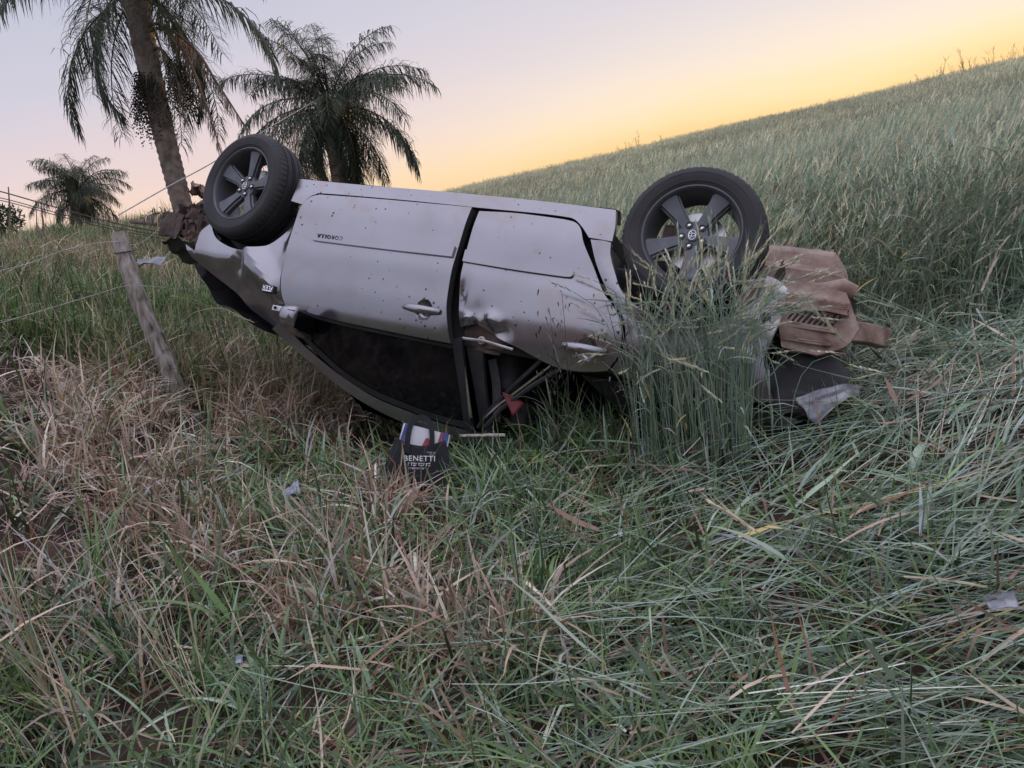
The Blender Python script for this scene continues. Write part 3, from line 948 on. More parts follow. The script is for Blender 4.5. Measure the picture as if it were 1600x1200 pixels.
grid_sheet('inner_apron', lambda u, w: (2.98 + .16 * u + .015 * crumple(w, u, 3), -.72 + .04 * w + .02 * crumple(u, w, 2), .36 + .24 * w + .02 * crumple(w, u, 2)), 14, 16, M_MUD_D, car, 20)
grid_sheet('torn_shroud', lambda u, w: (3.14 + .12 * u * (1 - .7 * w) + .02 * crumple(w, u, 1), -.66 + .10 * w, .44 - .18 * w), 8, 8, M_BLACK, car)
grid_sheet('torn_shroud', lambda u, w: (3.02 + .32 * u, -.70 + .20 * w + .04 * u, .60 + .09 * w + .03 * crumple(u, w, 1)), 8, 8, M_BLACK, car)

# --- wheels
def revolve(profile, n=64, notch=False):
    v, f = [], []
    m_ = len(profile)
    for i in range(n):
        a = 2 * math.pi * i / n
        for (r, y) in profile:
            if notch and r > .305 and .045 < abs(y) < .09 and i % 3 == 0:
                r -= .0035
            v.append((r * math.cos(a), y, r * math.sin(a)))
    for i in range(n):
        for j in range(m_ - 1):
            i2 = (i + 1) % n
            f.append((i * m_ + j, i * m_ + j + 1, i2 * m_ + j + 1, i2 * m_ + j))
    return v, f
# local axle along y; the outer face looks towards -y
TYRE = [(.205, -.088), (.216, -.097), (.222, -.096), (.232, -.101), (.236, -.1045), (.240, -.1045), (.243, -.1055), (.262, -.109), (.270, -.1092), (.272, -.1104), (.276, -.1100), (.283, -.107), (.298, -.099), (.3075, -.087), (.3125, -.076),
        (.3145, -.060), (.3145, -.052), (.308, -.050), (.308, -.042), (.3155, -.040), (.316, -.014), (.309, -.012), (.309, -.003), (.316, -.001), (.316, .001), (.309, .003), (.309, .012), (.316, .014),
        (.3155, .040), (.308, .042), (.308, .050), (.3145, .052), (.3145, .060), (.3125, .076), (.3075, .087), (.298, .099), (.27, .108), (.23, .100), (.205, .088)]
_tv, _tf = revolve(TYRE, 180, True)
ME_TYRE = mesh_pd('tyre', _tv, _tf, 28)
RIMP = [(.217, -.094), (.2185, -.098), (.214, -.099), (.2085, -.094), (.203, -.080), (.198, -.055), (.192, .0), (.192, .07), (.205, .085), (.216, .094)]
_rv, _rf = revolve(RIMP, 80)
ME_BARREL = mesh_pd('rim_barrel', _rv, _rf, 40)

def spoke_mesh():
    """one flat five-spoke blade with a raised centre and lower shoulders, along +x"""
    sec = []
    rr = [.030, .060, .090, .125, .160, .195, .206]
    hw = [.020, .0205, .0225, .027, .033, .041, .046]     # half width of the top face
    dep = [-.050, -.052, -.057, -.063, -.068, -.074, -.078]
    v, f = [], []
    for r, h, d in zip(rr, hw, dep):
        # top face between -h and h, shoulders dropping inward
        v += [(r, d + .040, -h - .008), (r, d + .014, -h - .007), (r, d + .012, -h - .001), (r, d, -h + .002), (r, d - .0015, 0), (r, d, h - .002), (r, d + .012, h + .001), (r, d + .014, h + .010), (r, d + .040, h + .011)]
    for i in range(len(rr) - 1):
        for j in range(8):
            f.append((i * 9 + j, i * 9 + j + 1, i * 9 + 10 + j, i * 9 + 9 + j))
        f.append((i * 9 + 8, i * 9, i * 9 + 9, i * 9 + 17))
    f.append(tuple(range(9)))
    return mesh_pd('spoke', v, f, 16)
ME_SPOKE = spoke_mesh()
_hv, _hf = revolve([(.074, -.018), (.073, -.036), (.066, -.049), (.040, -.054), (.031, -.055), (.030, -.059), (.026, -.0615), (.0005, -.063)], 40)
ME_HUB = mesh_pd('hub', _hv, _hf, 25)
_dv, _df = revolve([(.0005, .012), (.075, .012), (.077, .026), (.135, .026), (.137, .030), (.137, .046), (.10, .048)], 64)
ME_DISC = mesh_pd('brake_disc', _dv, _df, 30)
_nv, _nf = tube_data([(0, -.030, 0), (0, -.054, 0), (0, -.060, 0), (0, -.063, 0)], [.0105, .0105, .0095, .005], 6)
ME_NUT = mesh_pd('lug_nut', _nv, _nf, 30)
_sv, _sf = revolve([(.0165, -.0545), (.0165, -.0565), (.013, -.0565)], 20)
ME_SEAT = mesh_pd('nut_recess', _sv, _sf)
_ep = []
def ring_path(a, b, cx, cz, n=28):
    return [(cx + a * math.cos(t), -.0645, cz + b * math.sin(t)) for t in np.linspace(0, 2 * math.pi, n)]
v, f = join_data([tube_data(ring_path(.0215, .0165, 0, 0), .0016, 5, False), tube_data(ring_path(.0075, .0150, 0, .001), .0014, 5, False), tube_data(ring_path(.0155, .0065, 0, .0085), .0014, 5, False)])
ME_EMB = mesh_pd('emblem', v, f, 60)

def wheel(x, y, z, side, spin, steer=0.0, camber=0.0, full=True):
    w = empty('wheel', (x, y, z))
    w.parent = car
    base = Matrix.Rotation(steer, 4, 'Z') @ Matrix.Rotation(camber, 4, 'X')
    if side > 0:
        base = base @ Matrix.Rotation(math.pi, 4, 'Z')
    w.rotation_euler = base.to_euler()
    ty = link('tyre', ME_TYRE, M_RUBBER, w)
    link('rim_barrel', ME_BARREL, M_RIM, w)
    link('brake_disc', ME_DISC, M_DISC, w)
    link('caliper', bevelled('caliper', *box_data(.075, .150, .0, .07, -.06, .06), width=.01), M_MUD_D, w)
    for k in range(5):
        s = link('spoke', ME_SPOKE, M_RIM, w)
        s.rotation_euler = (0, -(spin + 2 * math.pi * k / 5), 0)
    h = link('hub', ME_HUB, M_RIM, w)
    for k in range(5):
        a = spin - math.radians(14) + 2 * math.pi * k / 5
        nt = link('lug_nut', ME_NUT, M_CHROME, w)
        nt.location = (.050 * math.cos(a), 0, .050 * math.sin(a))
        if full:
            ns = link('nut_recess', ME_SEAT, M_DARK, h)
            ns.location = nt.location
    e = link('emblem', ME_EMB, M_CHROME, h)
    e.rotation_euler = (0, -(spin + math.radians(32)), 0)
    return w
# spin angle measured in the car's x-z plane
wheel(0, -.765, .268, -1, math.radians(61 + 180), 0.0, math.radians(0))
wheel(2.60, -.775, .262, -1, math.radians(47), math.radians(6), math.radians(0))
wheel(0, .765, .268, 1, .3, full=False)
wheel(2.60, .765, .268, 1, .9, math.radians(15), full=False)

# --- the roof and pillars were pushed in where they met the ground
for o in [c for c in car.children_recursive if c.type == 'MESH']:
    if o.name.split('.')[0] in ('tyre', 'tread_lugs', 'rim_barrel', 'spoke', 'hub', 'lug_nut', 'nut_recess', 'emblem', 'brake_disc', 'caliper'):
        continue
    if o.data.users > 1 or o.parent not in (car, front_door, rear_door):
        continue
    n_ = len(o.data.vertices)
    co = np.empty(n_ * 3); o.data.vertices.foreach_get('co', co)
    co = co.reshape(-1, 3)
    mw = np.array(CAR_R)
    wc = co @ mw[:3, :3].T + mw[:3, 3]
    g = ground(wc[:, 0], wc[:, 1]) + .02
    low = wc[:, 2] < g
    if low.any():
        wc[low, 2] = g[low] + .02 * (1 - np.exp((wc[low, 2] - g[low]) * 4)) * 0 + rng.uniform(0, .012, low.sum())
        mi = np.array(CAR_I)
        co = wc @ mi[:3, :3].T + mi[:3, 3]
        o.data.vertices.foreach_set('co', co.ravel())
        o.data.update()

# ------------------------------------------------------------------ plants: builders
def np_mesh(name, v, quads, col, tris=None):
    """mesh from arrays; col is one colour per vertex"""
    me = bpy.data.meshes.new(name)
    nq = len(quads)
    nt = 0 if tris is None else len(tris)
    me.vertices.add(len(v))
    me.vertices.foreach_set('co', np.asarray(v, np.float32).ravel())
    idx = np.asarray(quads, np.int32).ravel()
    if nt:
        idx = np.concatenate([idx, np.asarray(tris, np.int32).ravel()])
    me.loops.add(len(idx))
    me.loops.foreach_set('vertex_index', idx)
    me.polygons.add(nq + nt)
    st = np.concatenate([np.arange(nq) * 4, nq * 4 + np.arange(nt) * 3]).astype(np.int32)
    me.polygons.foreach_set('loop_start', st)
    me.update(calc_edges=True)
    me.polygons.foreach_set('use_smooth', np.ones(nq + nt, bool))
    a = me.color_attributes.new('Col', 'FLOAT_COLOR', 'POINT')
    c4 = np.ones((len(v), 4), np.float32)
    c4[:, :3] = col
    a.data.foreach_set('color', c4.ravel())
    return me

def normals(x, y):
    e = .05
    gx = (ground(x + e, y) - ground(x - e, y)) / (2 * e)
    gy = (ground(x, y + e) - ground(x, y - e)) / (2 * e)
    n = np.stack([-gx, -gy, np.ones_like(gx)], -1)
    return n / np.linalg.norm(n, axis=1)[:, None]

def ribbons(base, length, az, tilt, bend, width, col, seg=5, upv=None, twist=None, kink=None, tipcol=None, round_=False, bpow=1.0):
    """N curved blades as strips. az: heading, tilt: start angle from the up vector, bend: extra angle gained along the blade"""
    N = len(base)
    if upv is None:
        upv = np.tile([0, 0, 1.0], (N, 1))
    ref = np.stack([np.cos(az), np.sin(az), np.zeros(N)], -1)
    ref = ref - upv * np.sum(ref * upv, 1)[:, None]
    ref /= np.linalg.norm(ref, axis=1)[:, None]
    sidev = np.cross(upv, ref)
    P = base.copy()
    pts = [P.copy()]
    tans = []
    tt = np.linspace(0, 1, seg + 1)
    for k in range(seg):
        t = (tt[k] + tt[k + 1]) / 2
        an = tilt + bend * t ** bpow * (1 if bpow == 1 else 1.6)
        if kink is not None:
            an = an + np.where(t > kink[0], kink[1], 0)
        d = ref * np.sin(an)[:, None] + upv * np.cos(an)[:, None]
        tans.append(d)
        P = P + d * (length / seg)[:, None]
        pts.append(P.copy())
    tans.append(tans[-1])
    pts = np.stack(pts, 1)
    tans = np.stack(tans, 1)
    prof = np.minimum(1.0, .55 + 1.6 * tt) * (1 - tt ** 2.2) + .06
    if round_:
        prof = 1 - .45 * tt
    tw = np.zeros(N) if twist is None else twist
    nrm = np.cross(np.repeat(sidev[:, None], seg + 1, 1), tans)
    a = tw[:, None] * (.3 + .7 * tt[None, :])
    sv = sidev[:, None] * np.cos(a)[..., None] + nrm * np.sin(a)[..., None]
    w = width[:, None, None] * .5 * prof[None, :, None]
    V = np.stack([pts - sv * w, pts + sv * w], 2).reshape(N * (seg + 1) * 2, 3)
    b0 = (np.arange(N) * (seg + 1) * 2)[:, None] + (np.arange(seg) * 2)[None, :]
    Q = np.stack([b0, b0 + 1, b0 + 3, b0 + 2], -1).reshape(-1, 4)
    C = np.repeat(col[:, None], (seg + 1) * 2, 1)
    if tipcol is not None:
        m = (np.repeat(tt, 2) ** 1.5)[None, :, None]
        C = C * (1 - m) + tipcol[:, None] * m
    return V, Q, C.reshape(-1, 3), pts, tans

class Bag:
    def __init__(self):
        self.v, self.q, self.c, self.n = [], [], [], 0
    def add(self, V, Q, C):
        self.v.append(V); self.q.append(Q + self.n); self.c.append(C); self.n += len(V)
    def mesh(self, name):
        return np_mesh(name, np.concatenate(self.v), np.concatenate(self.q), np.concatenate(self.c))

PAL = dict(green=(.150, .245, .080), green2=(.235, .335, .130), deep=(.055, .095, .038), wheat=(.220, .310, .200), wheat2=(.340, .410, .295), blue=(.330, .400, .345),
           straw=(.62, .49, .36), pale=(.78, .67, .55), brown=(.28, .160, .105), yellow=(.56, .44, .14), tan=(.48, .345, .245), head=(.58, .53, .38), grey=(.47, .42, .39))
PAL = {k: np.array(v) for k, v in PAL.items()}
def pick(n, weights, jit=.18):
    keys = list(weights)
    p = np.array([weights[k] for k in keys], float)
    i = rng.choice(len(keys), n, p=p / p.sum())
    c = np.stack([PAL[k] for k in keys])[i]
    c = c * (1 + rng.uniform(-jit, jit, (n, 1))) * (1 + rng.uniform(-.06, .06, (n, 3)))
    return np.clip(c, .01, .9)

def car_local(x, y, z):
    p = np.stack([x, y, z, np.ones_like(x)], -1)
    return p @ np.array(CAR_I).T

def clear_of_car(x, y, margin=0.0):
    """True where nothing of the car stands on the ground"""
    z = ground(x, y)
    ok = np.ones(len(x), bool)
    for h in (.05, .20):
        c = car_local(x, y, z + h)
        half = np.interp(c[:, 2], ZT, YT) + margin
        half = np.where((c[:, 0] > 2.0) & (c[:, 2] > 1.0 - .30 * (c[:, 0] - 2.1)), 0.0, half)
        ins = (c[:, 0] > -.68) & (c[:, 0] < 3.0) & (np.abs(c[:, 1]) < half) & (c[:, 2] > .1) & (c[:, 2] < 1.5)
        ok &= ~ins
    return ok

def zpt(x, y, h=0.0):
    return np.stack([x, y, ground(x, y) + h], -1)

def scatter_xy(n, x0, x1, y0, y1):
    return rng.uniform(x0, x1, n), rng.uniform(y0, y1, n)

def view_weight(x, y, pad=.25):
    """inside the camera's fan, with some margin to each side"""
    return (np.abs(x) < .70 * y + pad + .35) & (y > .75)

def patch(x, y, s, seed):
    r_ = np.random.default_rng(seed)
    a = np.zeros_like(x)
    for k in range(7):
        th = r_.uniform(0, 2 * math.pi); fr = s * r_.uniform(.6, 1.9)
        a += np.sin(fr * (x * math.cos(th) + y * math.sin(th)) + r_.uniform(0, 6.28))
    return a / 7 ** .5

def clusters(n0, per, x0, x1, y0, y1, spread):
    """points in bunches; returns x, y and the bunch number of each"""
    nc = max(1, n0 // per)
    cx, cy = scatter_xy(nc, x0, x1, y0, y1)
    cid = rng.integers(0, nc, n0)
    r = np.abs(rng.normal(0, spread, n0)); a = rng.uniform(0, 6.28, n0)
    return cx[cid] + r * np.cos(a), cy[cid] + r * np.sin(a), cid, nc
def pick_c(cid, nc, pal, jit, own=.62):
    a = pick(nc, pal, jit * .5)[cid]
    b = pick(len(cid), pal, jit)
    m = (rng.uniform(0, 1, len(cid)) < own)[:, None]
    return np.clip(np.where(m, a * (1 + rng.uniform(-jit, jit, (len(cid), 1))), b), .012, .9)
def near_w_(y):
    return np.clip(.42 + .24 * y, .6, 1.0)
def widths(W, n):
    w = rng.uniform(*W, n)
    return w * np.where(rng.uniform(0, 1, n) < .12, rng.uniform(1.3, 1.8, n), 1.0)

# ------------------------------------------------------------------ wheat plant used for the field and the standing clumps
def wheat_plants(base, height, az, lean, bend, upv=None, leaves=3, awns=9, thick=.0040, headlen=.085, seg=6, bag=None, tint=None, headmul=1.0, bpow=1.0):
    N = len(base)
    B = bag or Bag()
    col = pick(N, dict(wheat=3, wheat2=3, blue=2), .12)
    if tint is not None:
        col = col * tint
    V, Q, C, pts, tans = ribbons(base, height, az, lean, bend, np.full(N, thick), col, seg, upv, rng.uniform(-1.5, 1.5, N), round_=True, bpow=bpow)
    B.add(V, Q, C)
    # second strip across the first so that a stalk has body from every side
    V, Q, C, pts, tans = ribbons(base, height, az, lean, bend, np.full(N, thick), col * .95, seg, upv, np.full(N, math.pi / 2), round_=True, bpow=bpow)
    B.add(V, Q, C)
    for k in range(leaves):
        s = rng.integers(1, seg, N)
        p0 = pts[np.arange(N), s]
        td = tans[np.arange(N), s]
        la = rng.uniform(0, 2 * math.pi, N)
        lc = pick(N, dict(wheat=3, wheat2=2, blue=1, yellow=.35, straw=.35), .15)
        if tint is not None:
            lc = lc * tint
        V, Q, C, _, _ = ribbons(p0, rng.uniform(.10, .24, N), la, rng.uniform(.2, .7, N), rng.uniform(.6, 2.2, N), rng.uniform(.006, .011, N), lc, 4, td, rng.uniform(-.8, .8, N))
        B.add(V, Q, C)
    # ear
    tip = pts[:, -1]
    td = tans[:, -1]
    hc = pick(N, dict(head=3, wheat2=2), .12) * headmul
    hl = headlen * rng.uniform(.8, 1.2, N)
    V, Q, C, hp, ht = ribbons(tip, hl, az, np.zeros(N) + .02, bend * .25 + .1, np.full(N, .006), hc * .9, 3, td, np.zeros(N), round_=True)
    B.add(V, Q, C)
    ns = 5 if awns < 6 else 9
    for k in range(ns):
        f = (k + .2) / ns * np.ones((N, 1))
        p0 = tip * (1 - f) + hp[:, -1] * f
        V, Q, C, _, _ = ribbons(p0, hl * (1.7 / ns), az + k * math.pi * .62, np.full(N, .42 if k < ns - 1 else .05), np.full(N, -.3), np.full(N, .0085 if ns > 6 else .011), hc * rng.uniform(.85, 1.15, (N, 1)), 2, td, rng.uniform(-.4, .4, N))
        B.add(V, Q, C)
    for k in range(awns):
        f = rng.uniform(.1, 1.0, N)[:, None]
        p0 = tip * (1 - f) + hp[:, -1] * f
        V, Q, C, _, _ = ribbons(p0, rng.uniform(.045, .085, N), rng.uniform(0, 6.28, N), rng.uniform(.12, .40, N), rng.uniform(-.2, .2, N), np.full(N, .0016), hc * 1.15, 1, td)
        B.add(V, Q, C)
    return B

# ------------------------------------------------------------------ instancing on points (uncountable stuff only)
def scatter(name, pts, rot, scl, idx, meshes, mat, label, kind='stuff'):
    col = bpy.data.collections.new(name + '_source')
    for k, me in enumerate(meshes):
        if not me.materials:
            me.materials.append(mat)
        o = bpy.data.objects.new('%s_plant_%02d' % (name, k), me)
        col.objects.link(o)
    me = bpy.data.meshes.new(name)
    me.vertices.add(len(pts))
    me.vertices.foreach_set('co', np.asarray(pts, np.float32).ravel())
    a = me.attributes.new('rot', 'FLOAT_VECTOR', 'POINT'); a.data.foreach_set('vector', np.asarray(rot, np.float32).ravel())
    a = me.attributes.new('scl', 'FLOAT', 'POINT'); a.data.foreach_set('value', np.asarray(scl, np.float32))
    a = me.attributes.new('idx', 'INT', 'POINT'); a.data.foreach_set('value', np.asarray(idx, np.int32))
    ng = bpy.data.node_groups.new(name, 'GeometryNodeTree')
    ng.interface.new_socket('Geometry', in_out='INPUT', socket_type='NodeSocketGeometry')
    ng.interface.new_socket('Geometry', in_out='OUTPUT', socket_type='NodeSocketGeometry')
    N_, L_ = ng.nodes, ng.links
    gi, go = N_.new('NodeGroupInput'), N_.new('NodeGroupOutput')
    ci = N_.new('GeometryNodeCollectionInfo')
    ci.inputs['Collection'].default_value = col
    ci.inputs['Separate Children'].default_value = True
    ci.inputs['Reset Children'].default_value = True
    ip = N_.new('GeometryNodeInstanceOnPoints')
    def na(nm, ty):
        q = N_.new('GeometryNodeInputNamedAttribute'); q.data_type = ty; q.inputs['Name'].default_value = nm
        return q.outputs['Attribute']
    L_.new(gi.outputs[0], ip.inputs['Points'])
    L_.new(ci.outputs[0], ip.inputs['Instance'])
    ip.inputs['Pick Instance'].default_value = True
    L_.new(na('idx', 'INT'), ip.inputs['Instance Index'])
    L_.new(na('rot', 'FLOAT_VECTOR'), ip.inputs['Rotation'])
    L_.new(na('scl', 'FLOAT'), ip.inputs['Scale'])
    L_.new(ip.outputs[0], go.inputs[0])
    o = link(name, me)
    md = o.modifiers.new('scatter', 'NODES')
    md.node_group = ng
    return tag(o, label, None, None, kind)

# ---- standing wheat field behind the car and up the hill
def wheat_clump(n, spread, awns, leaves, seg, hmul=1.0, tint=1.0, head=1.3):
    x = rng.uniform(-spread, spread, n); y = rng.uniform(-spread, spread, n)
    base = np.stack([x, y, np.zeros(n)], -1)
    return wheat_plants(base, rng.uniform(.72, .95, n) * hmul, rng.normal(0.25, .7, n), rng.uniform(0, .16, n), rng.uniform(.15, .75, n), leaves=leaves, awns=awns, seg=seg, headmul=head, tint=tint * np.array((1.06, 1.0, .92)) * (np.array((1.18, 1.04, .80)) if seg == 3 else 1.0))
near_w = [wheat_clump(16, .16, 9, 4, 6).mesh('wheat_clump') for _ in range(6)]
far_w = [wheat_clump(70, .55, 5, 1, 3, 1.0, t_, h_).mesh('wheat_patch') for t_, h_ in ((.95, 1.2), (.75, 1.0), (.7, 1.0), (1.2, 1.55), (1.3, 1.6), (1.15, 1.5))]

def stand_edge(x):
    return 4.35 - .22 * (x - 1.6) + .15 * np.sin(2.3 * x)
x, y = scatter_xy(4200, -3.0, 9.5, 3.6, 11.5)
k = (y > stand_edge(x)) & (np.abs(x - 1) < .75 * y + .8) & clear_of_car(x, y, .12) & (x > -.75 - .12 * np.maximum(0, y - 9) - .3)
x, y = x[k], y[k]
N = len(x)
scatter('standing_wheat', zpt(x, y, -.01), np.stack([rng.normal(.0, .06, N), rng.normal(.06, .06, N), rng.normal(0, .5, N)], -1), rng.uniform(.88, 1.12, N), rng.integers(0, 6, N), near_w, M_WHEAT,
        'tall green wheat standing behind the car and beside it on the right')
n_far = 8500
yy = 10.5 + 52 * rng.uniform(0, 1, n_far) ** .75
xx = rng.uniform(-.22, .95, n_far) * yy
k = (xx > -.75 - .12 * np.maximum(0, yy - 9) - .4)
xx, yy = xx[k], yy[k]
N = len(xx)
scatter('wheat_field', zpt(xx, yy, -.02 ), np.stack([rng.normal(.0, .06, N), rng.normal(.06, .07, N), rng.normal(0, .6, N)], -1), rng.uniform(.85, 1.15, N) * (1 + .06 * patch(xx, yy, .35, 3)), np.clip((np.where(patch(xx, yy, .28, 77) + rng.normal(0, .55, N) > 0, 3, 0) + rng.integers(0, 3, N)), 0, 5), far_w, M_WHEAT,
        'wheat field rising to the ridge against the sunset')

# ---- clump of wheat left standing in front of the rear wheel
B = Bag()
def px_base(u, v, n, su, sv):
    """ground points around where photo pixel (u, v) meets the ground"""
    out = []
    while len(out) < n:
        uu, vv = u + rng.uniform(-su, su), v + rng.uniform(-sv, sv)
        d = 1.0
        for _ in range(60):
            p = at(uu, vv, d)
            h = p.z - gz(p.x, p.y)
            if h < .001:
                break
            d += max(.004, h * .6)
        out.append((p.x, p.y))
    return np.array(out)
for (u, v, n, su, sv, h0, h1, lx) in ((1085, 728, 300, 90, 20, .60, .92, .05), (1000, 705, 110, 60, 25, .45, .74, .0), (1190, 705, 34, 45, 30, .50, .82, .12), (905, 690, 110, 60, 18, .26, .50, -.1), (1060, 690, 70, 90, 25, .5, .8, .1)):
    q = px_base(u, v, n, su, sv)
    ok = clear_of_car(q[:, 0], q[:, 1], .0)
    q = q[ok]; n = len(q)
    wheat_plants(zpt(q[:, 0], q[:, 1]), rng.uniform(h0, h1, n), rng.normal(.4, 1.3, n), np.abs(rng.normal(.05, .06, n)), np.abs(rng.normal(.75, .55, n)), leaves=1, awns=10, bag=B, seg=8, tint=1.08, bpow=4.0, headmul=1.15, headlen=.105, thick=.0045)
o = link('standing_wheat_clump', B.mesh('standing_wheat_clump'), M_LEAF)
tag(o, 'clump of upright wheat in front of the rear wheel', kind='stuff')

# ---- wheat flattened by the rolling car, right foreground
B = Bag()
def flow(x, y):
    """heading of the flattened stalks: sweeping round towards the car's tail"""
    a = .22 + .45 * np.tanh((y - 2.3) * 1.1) + .18 * patch(x, y, 1.1, 11)
    return a
n0 = 21000
nc = n0 // 11
cx, cy = scatter_xy(nc, -.9, 4.6, .75, 5.2)
cid = rng.integers(0, nc, n0)
x, y = cx[cid] + rng.normal(0, .07, n0), cy[cid] + rng.normal(0, .07, n0)
dens = 1 / (1 + np.exp(-(x - .20 + .25 * patch(x, y, 1.6, 5)) * 6)) * np.clip(.75 + .5 * patch(x, y, 1.9, 15), .25, 1)
k = view_weight(x, y) & (rng.uniform(0, 1, n0) < dens) & clear_of_car(x, y, .05) & (y < stand_edge(x) + .35)
x, y, cid = x[k], y[k], cid[k]
N = len(x)
up = normals(x, y)
h = (rng.uniform(0, .15, nc) ** 1.0)[cid] + rng.uniform(0, .02, N)
hc_ = flow(cx, cy) + rng.normal(0, .38, nc) + np.where(rng.uniform(0, 1, nc) < .5, math.pi, 0)
hd = hc_[cid] + rng.normal(0, .13, N)
lay = np.abs(rng.normal(0, .10, nc))[cid] + np.abs(rng.normal(0, .03, N))
stalk = rng.uniform(0, 1, N) < .55
c = np.where(stalk[:, None], pick_c(cid, nc, dict(wheat=3, wheat2=3, blue=2.4, tan=.6, pale=.3, deep=1.5, yellow=.15), .28), pick_c(cid, nc, dict(wheat=3, wheat2=2, blue=1.6, green=2, green2=1, straw=.7, tan=.9, brown=1.1, deep=2.0, yellow=.2), .3))
s = stalk
V, Q, C, _, _ = ribbons(zpt(x[s], y[s], h[s]), rng.uniform(.30, .75, s.sum()), hd[s], math.pi / 2 - lay[s] * .7, rng.normal(.05, .22, s.sum()), rng.uniform(.0035, .0060, s.sum()) * near_w_(y[s]), c[s], 5, up[s], rng.uniform(-.6, .6, s.sum()), round_=True)
B.add(V, Q, C)
s = ~stalk
V, Q, C, _, _ = ribbons(zpt(x[s], y[s], h[s]), rng.uniform(.12, .36, s.sum()), hd[s] + rng.normal(0, .4, s.sum()), math.pi / 2 - np.abs(rng.normal(.05, .3, s.sum())), rng.normal(.3, .6, s.sum()), widths((.007, .014), s.sum()) * near_w_(y[s]), c[s], 5, up[s], rng.uniform(-.9, .9, s.sum()),
                        kink=(.5, rng.uniform(-.2, 1.0, s.sum()) * (rng.uniform(0, 1, s.sum()) < .3)))
B.add(V, Q, C)
o = link('flattened_wheat', B.mesh('flattened_wheat'), M_LEAF)
tag(o, 'green wheat stalks pressed flat on the ground at right', kind='stuff')
# a few bent plants with ears among the flattened ones
B = Bag()
n0 = 2600
x, y, cid, nc = clusters(n0, 7, .3, 4.4, 1.0, 5.2, .09)
k = view_weight(x, y) & clear_of_car(x, y, .1) & (y < stand_edge(x) + .6) & (rng.uniform(0, 1, n0) < np.clip(.05 + .45 * (y - 2.3) + .25 * (x - 1.6), .04, .8))
x, y, cid = x[k], y[k], cid[k]; N = len(x)
near_ = np.clip((y - 2.6) / 1.8, 0, 1)
lean_ = (1.25 - .75 * near_) + rng.normal(0, .16, nc)[cid]
wheat_plants(zpt(x, y), rng.uniform(.50, .88, N), (rng.normal(.25, .5, nc) + np.where(rng.uniform(0, 1, nc) < .25, 2.6, 0))[cid] + rng.normal(0, .15, N), np.clip(lean_, .1, 1.35), rng.uniform(.1, .8, N), upv=normals(x, y), leaves=3, awns=8, bag=B)
o = link('bent_wheat', B.mesh('bent_wheat'), M_LEAF)
tag(o, 'half fallen wheat plants with bearded ears at right', kind='stuff')
# single plants close to the camera at the right edge
for (u, v, d, L, az_, le, be, lab) in ((1420, 640, 2.0, .62, .5, .15, .5, 'wheat plant with an arching ear rising beside the torn tail'),
                                      (1560, 620, 1.55, .55, 2.4, .25, .9, 'wheat plant with a pale drooping ear at the right edge'),
                                      (1600, 1010, 1.05, .42, 2.2, .1, 1.0, 'close wheat plant with long awns in the lower right corner'),
                                      (1500, 700, 1.9, .60, 2.9, .1, .45, 'wheat plant leaning left in front of the standing field')):
    p = at(u, v, d)
    b = np.array([[p.x, p.y, gz(p.x, p.y)]])
    hh = max(.2, p.z - b[0, 2]) + L * .55
    q = wheat_plants(b, np.array([hh]), np.array([az_]), np.array([le]), np.array([be]), leaves=4, awns=26, headlen=.10, seg=10)
    tag(link('wheat_plant', q.mesh('wheat_plant'), M_LEAF), lab, 'wheat', 'single wheat plants at right')

# ---- grass of the bank and the trampled middle
_bp = at(660, 768, 3.42)
BAG_X, BAG_Y = _bp.x, _bp.y
B = Bag()
def grass(n0, x0, x1, y0, y1, densf, L, W, tilt, bend, pal, seg=5, h=.0, azf=None, leanup=0.0, per=14, spread=.045, away=.9):
    x, y, cid, nc = clusters(n0, per, x0, x1, y0, y1, spread)
    k = view_weight(x, y) & (rng.uniform(0, 1, n0) < densf(x, y)) & clear_of_car(x, y) & ((np.hypot((x - BAG_X) / .20, (y - BAG_Y + .10) / .26) > 1) | (L[1] < .27))
    x, y, cid = x[k], y[k], cid[k]
    N = len(x)
    az = rng.uniform(0, 2 * math.pi, nc)[cid] + rng.normal(0, away, N) if azf is None else azf(x, y) + rng.normal(0, .5, N)
    up = normals(x, y) * leanup + np.array([0, 0, 1.0]) * (1 - leanup)
    up /= np.linalg.norm(up, axis=1)[:, None]
    kk = (rng.uniform(.3, .7), rng.uniform(-.2, 1.3, N) * (rng.uniform(0, 1, N) < .4))
    V, Q, C, _, _ = ribbons(zpt(x, y, rng.uniform(0, h + 1e-6, nc)[cid]), rng.uniform(*L, N) * rng.uniform(.75, 1.2, nc)[cid], az, np.abs(rng.normal(*tilt, N)), rng.normal(*bend, N), widths(W, N) * near_w_(y), pick_c(cid, nc, pal, .30), seg, up, rng.uniform(-1.2, 1.2, N), kink=kk)
    B.add(V, Q, C)
left = lambda x, y: 1 / (1 + np.exp((x + .55 + .3 * patch(x, y, 1.3, 21)) * 4))
mid = lambda x, y: np.exp(-((x + .1) / 1.2) ** 2)
P1 = lambda x, y, s: np.clip(.5 + .8 * patch(x, y, 1.5, s), 0, 1)
# thatch of dead blades lying over everything
grass(26000, -4.6, 3.6, .75, 5.6, lambda x, y: (.30 + .70 * (x < .4)) * np.clip(.45 + .8 * patch(x, y, 1.4, 61), .12, 1), (.06, .24), (.004, .010), (1.35, .25), (.3, .6), dict(tan=3, straw=2.0, pale=.9, brown=3.2, grey=1.0, deep=1.2), 4, .10, leanup=1.0, per=10, spread=.06)
# trampled green in the middle
grass(15000, -1.7, 1.5, .75, 4.0, lambda x, y: .25 + .75 * mid(x, y), (.10, .34), (.005, .012), (1.0, .4), (.5, .6), dict(green=3, green2=2, deep=3, wheat=2.5, wheat2=1.2, brown=1.2), 5, .06, leanup=1.0)
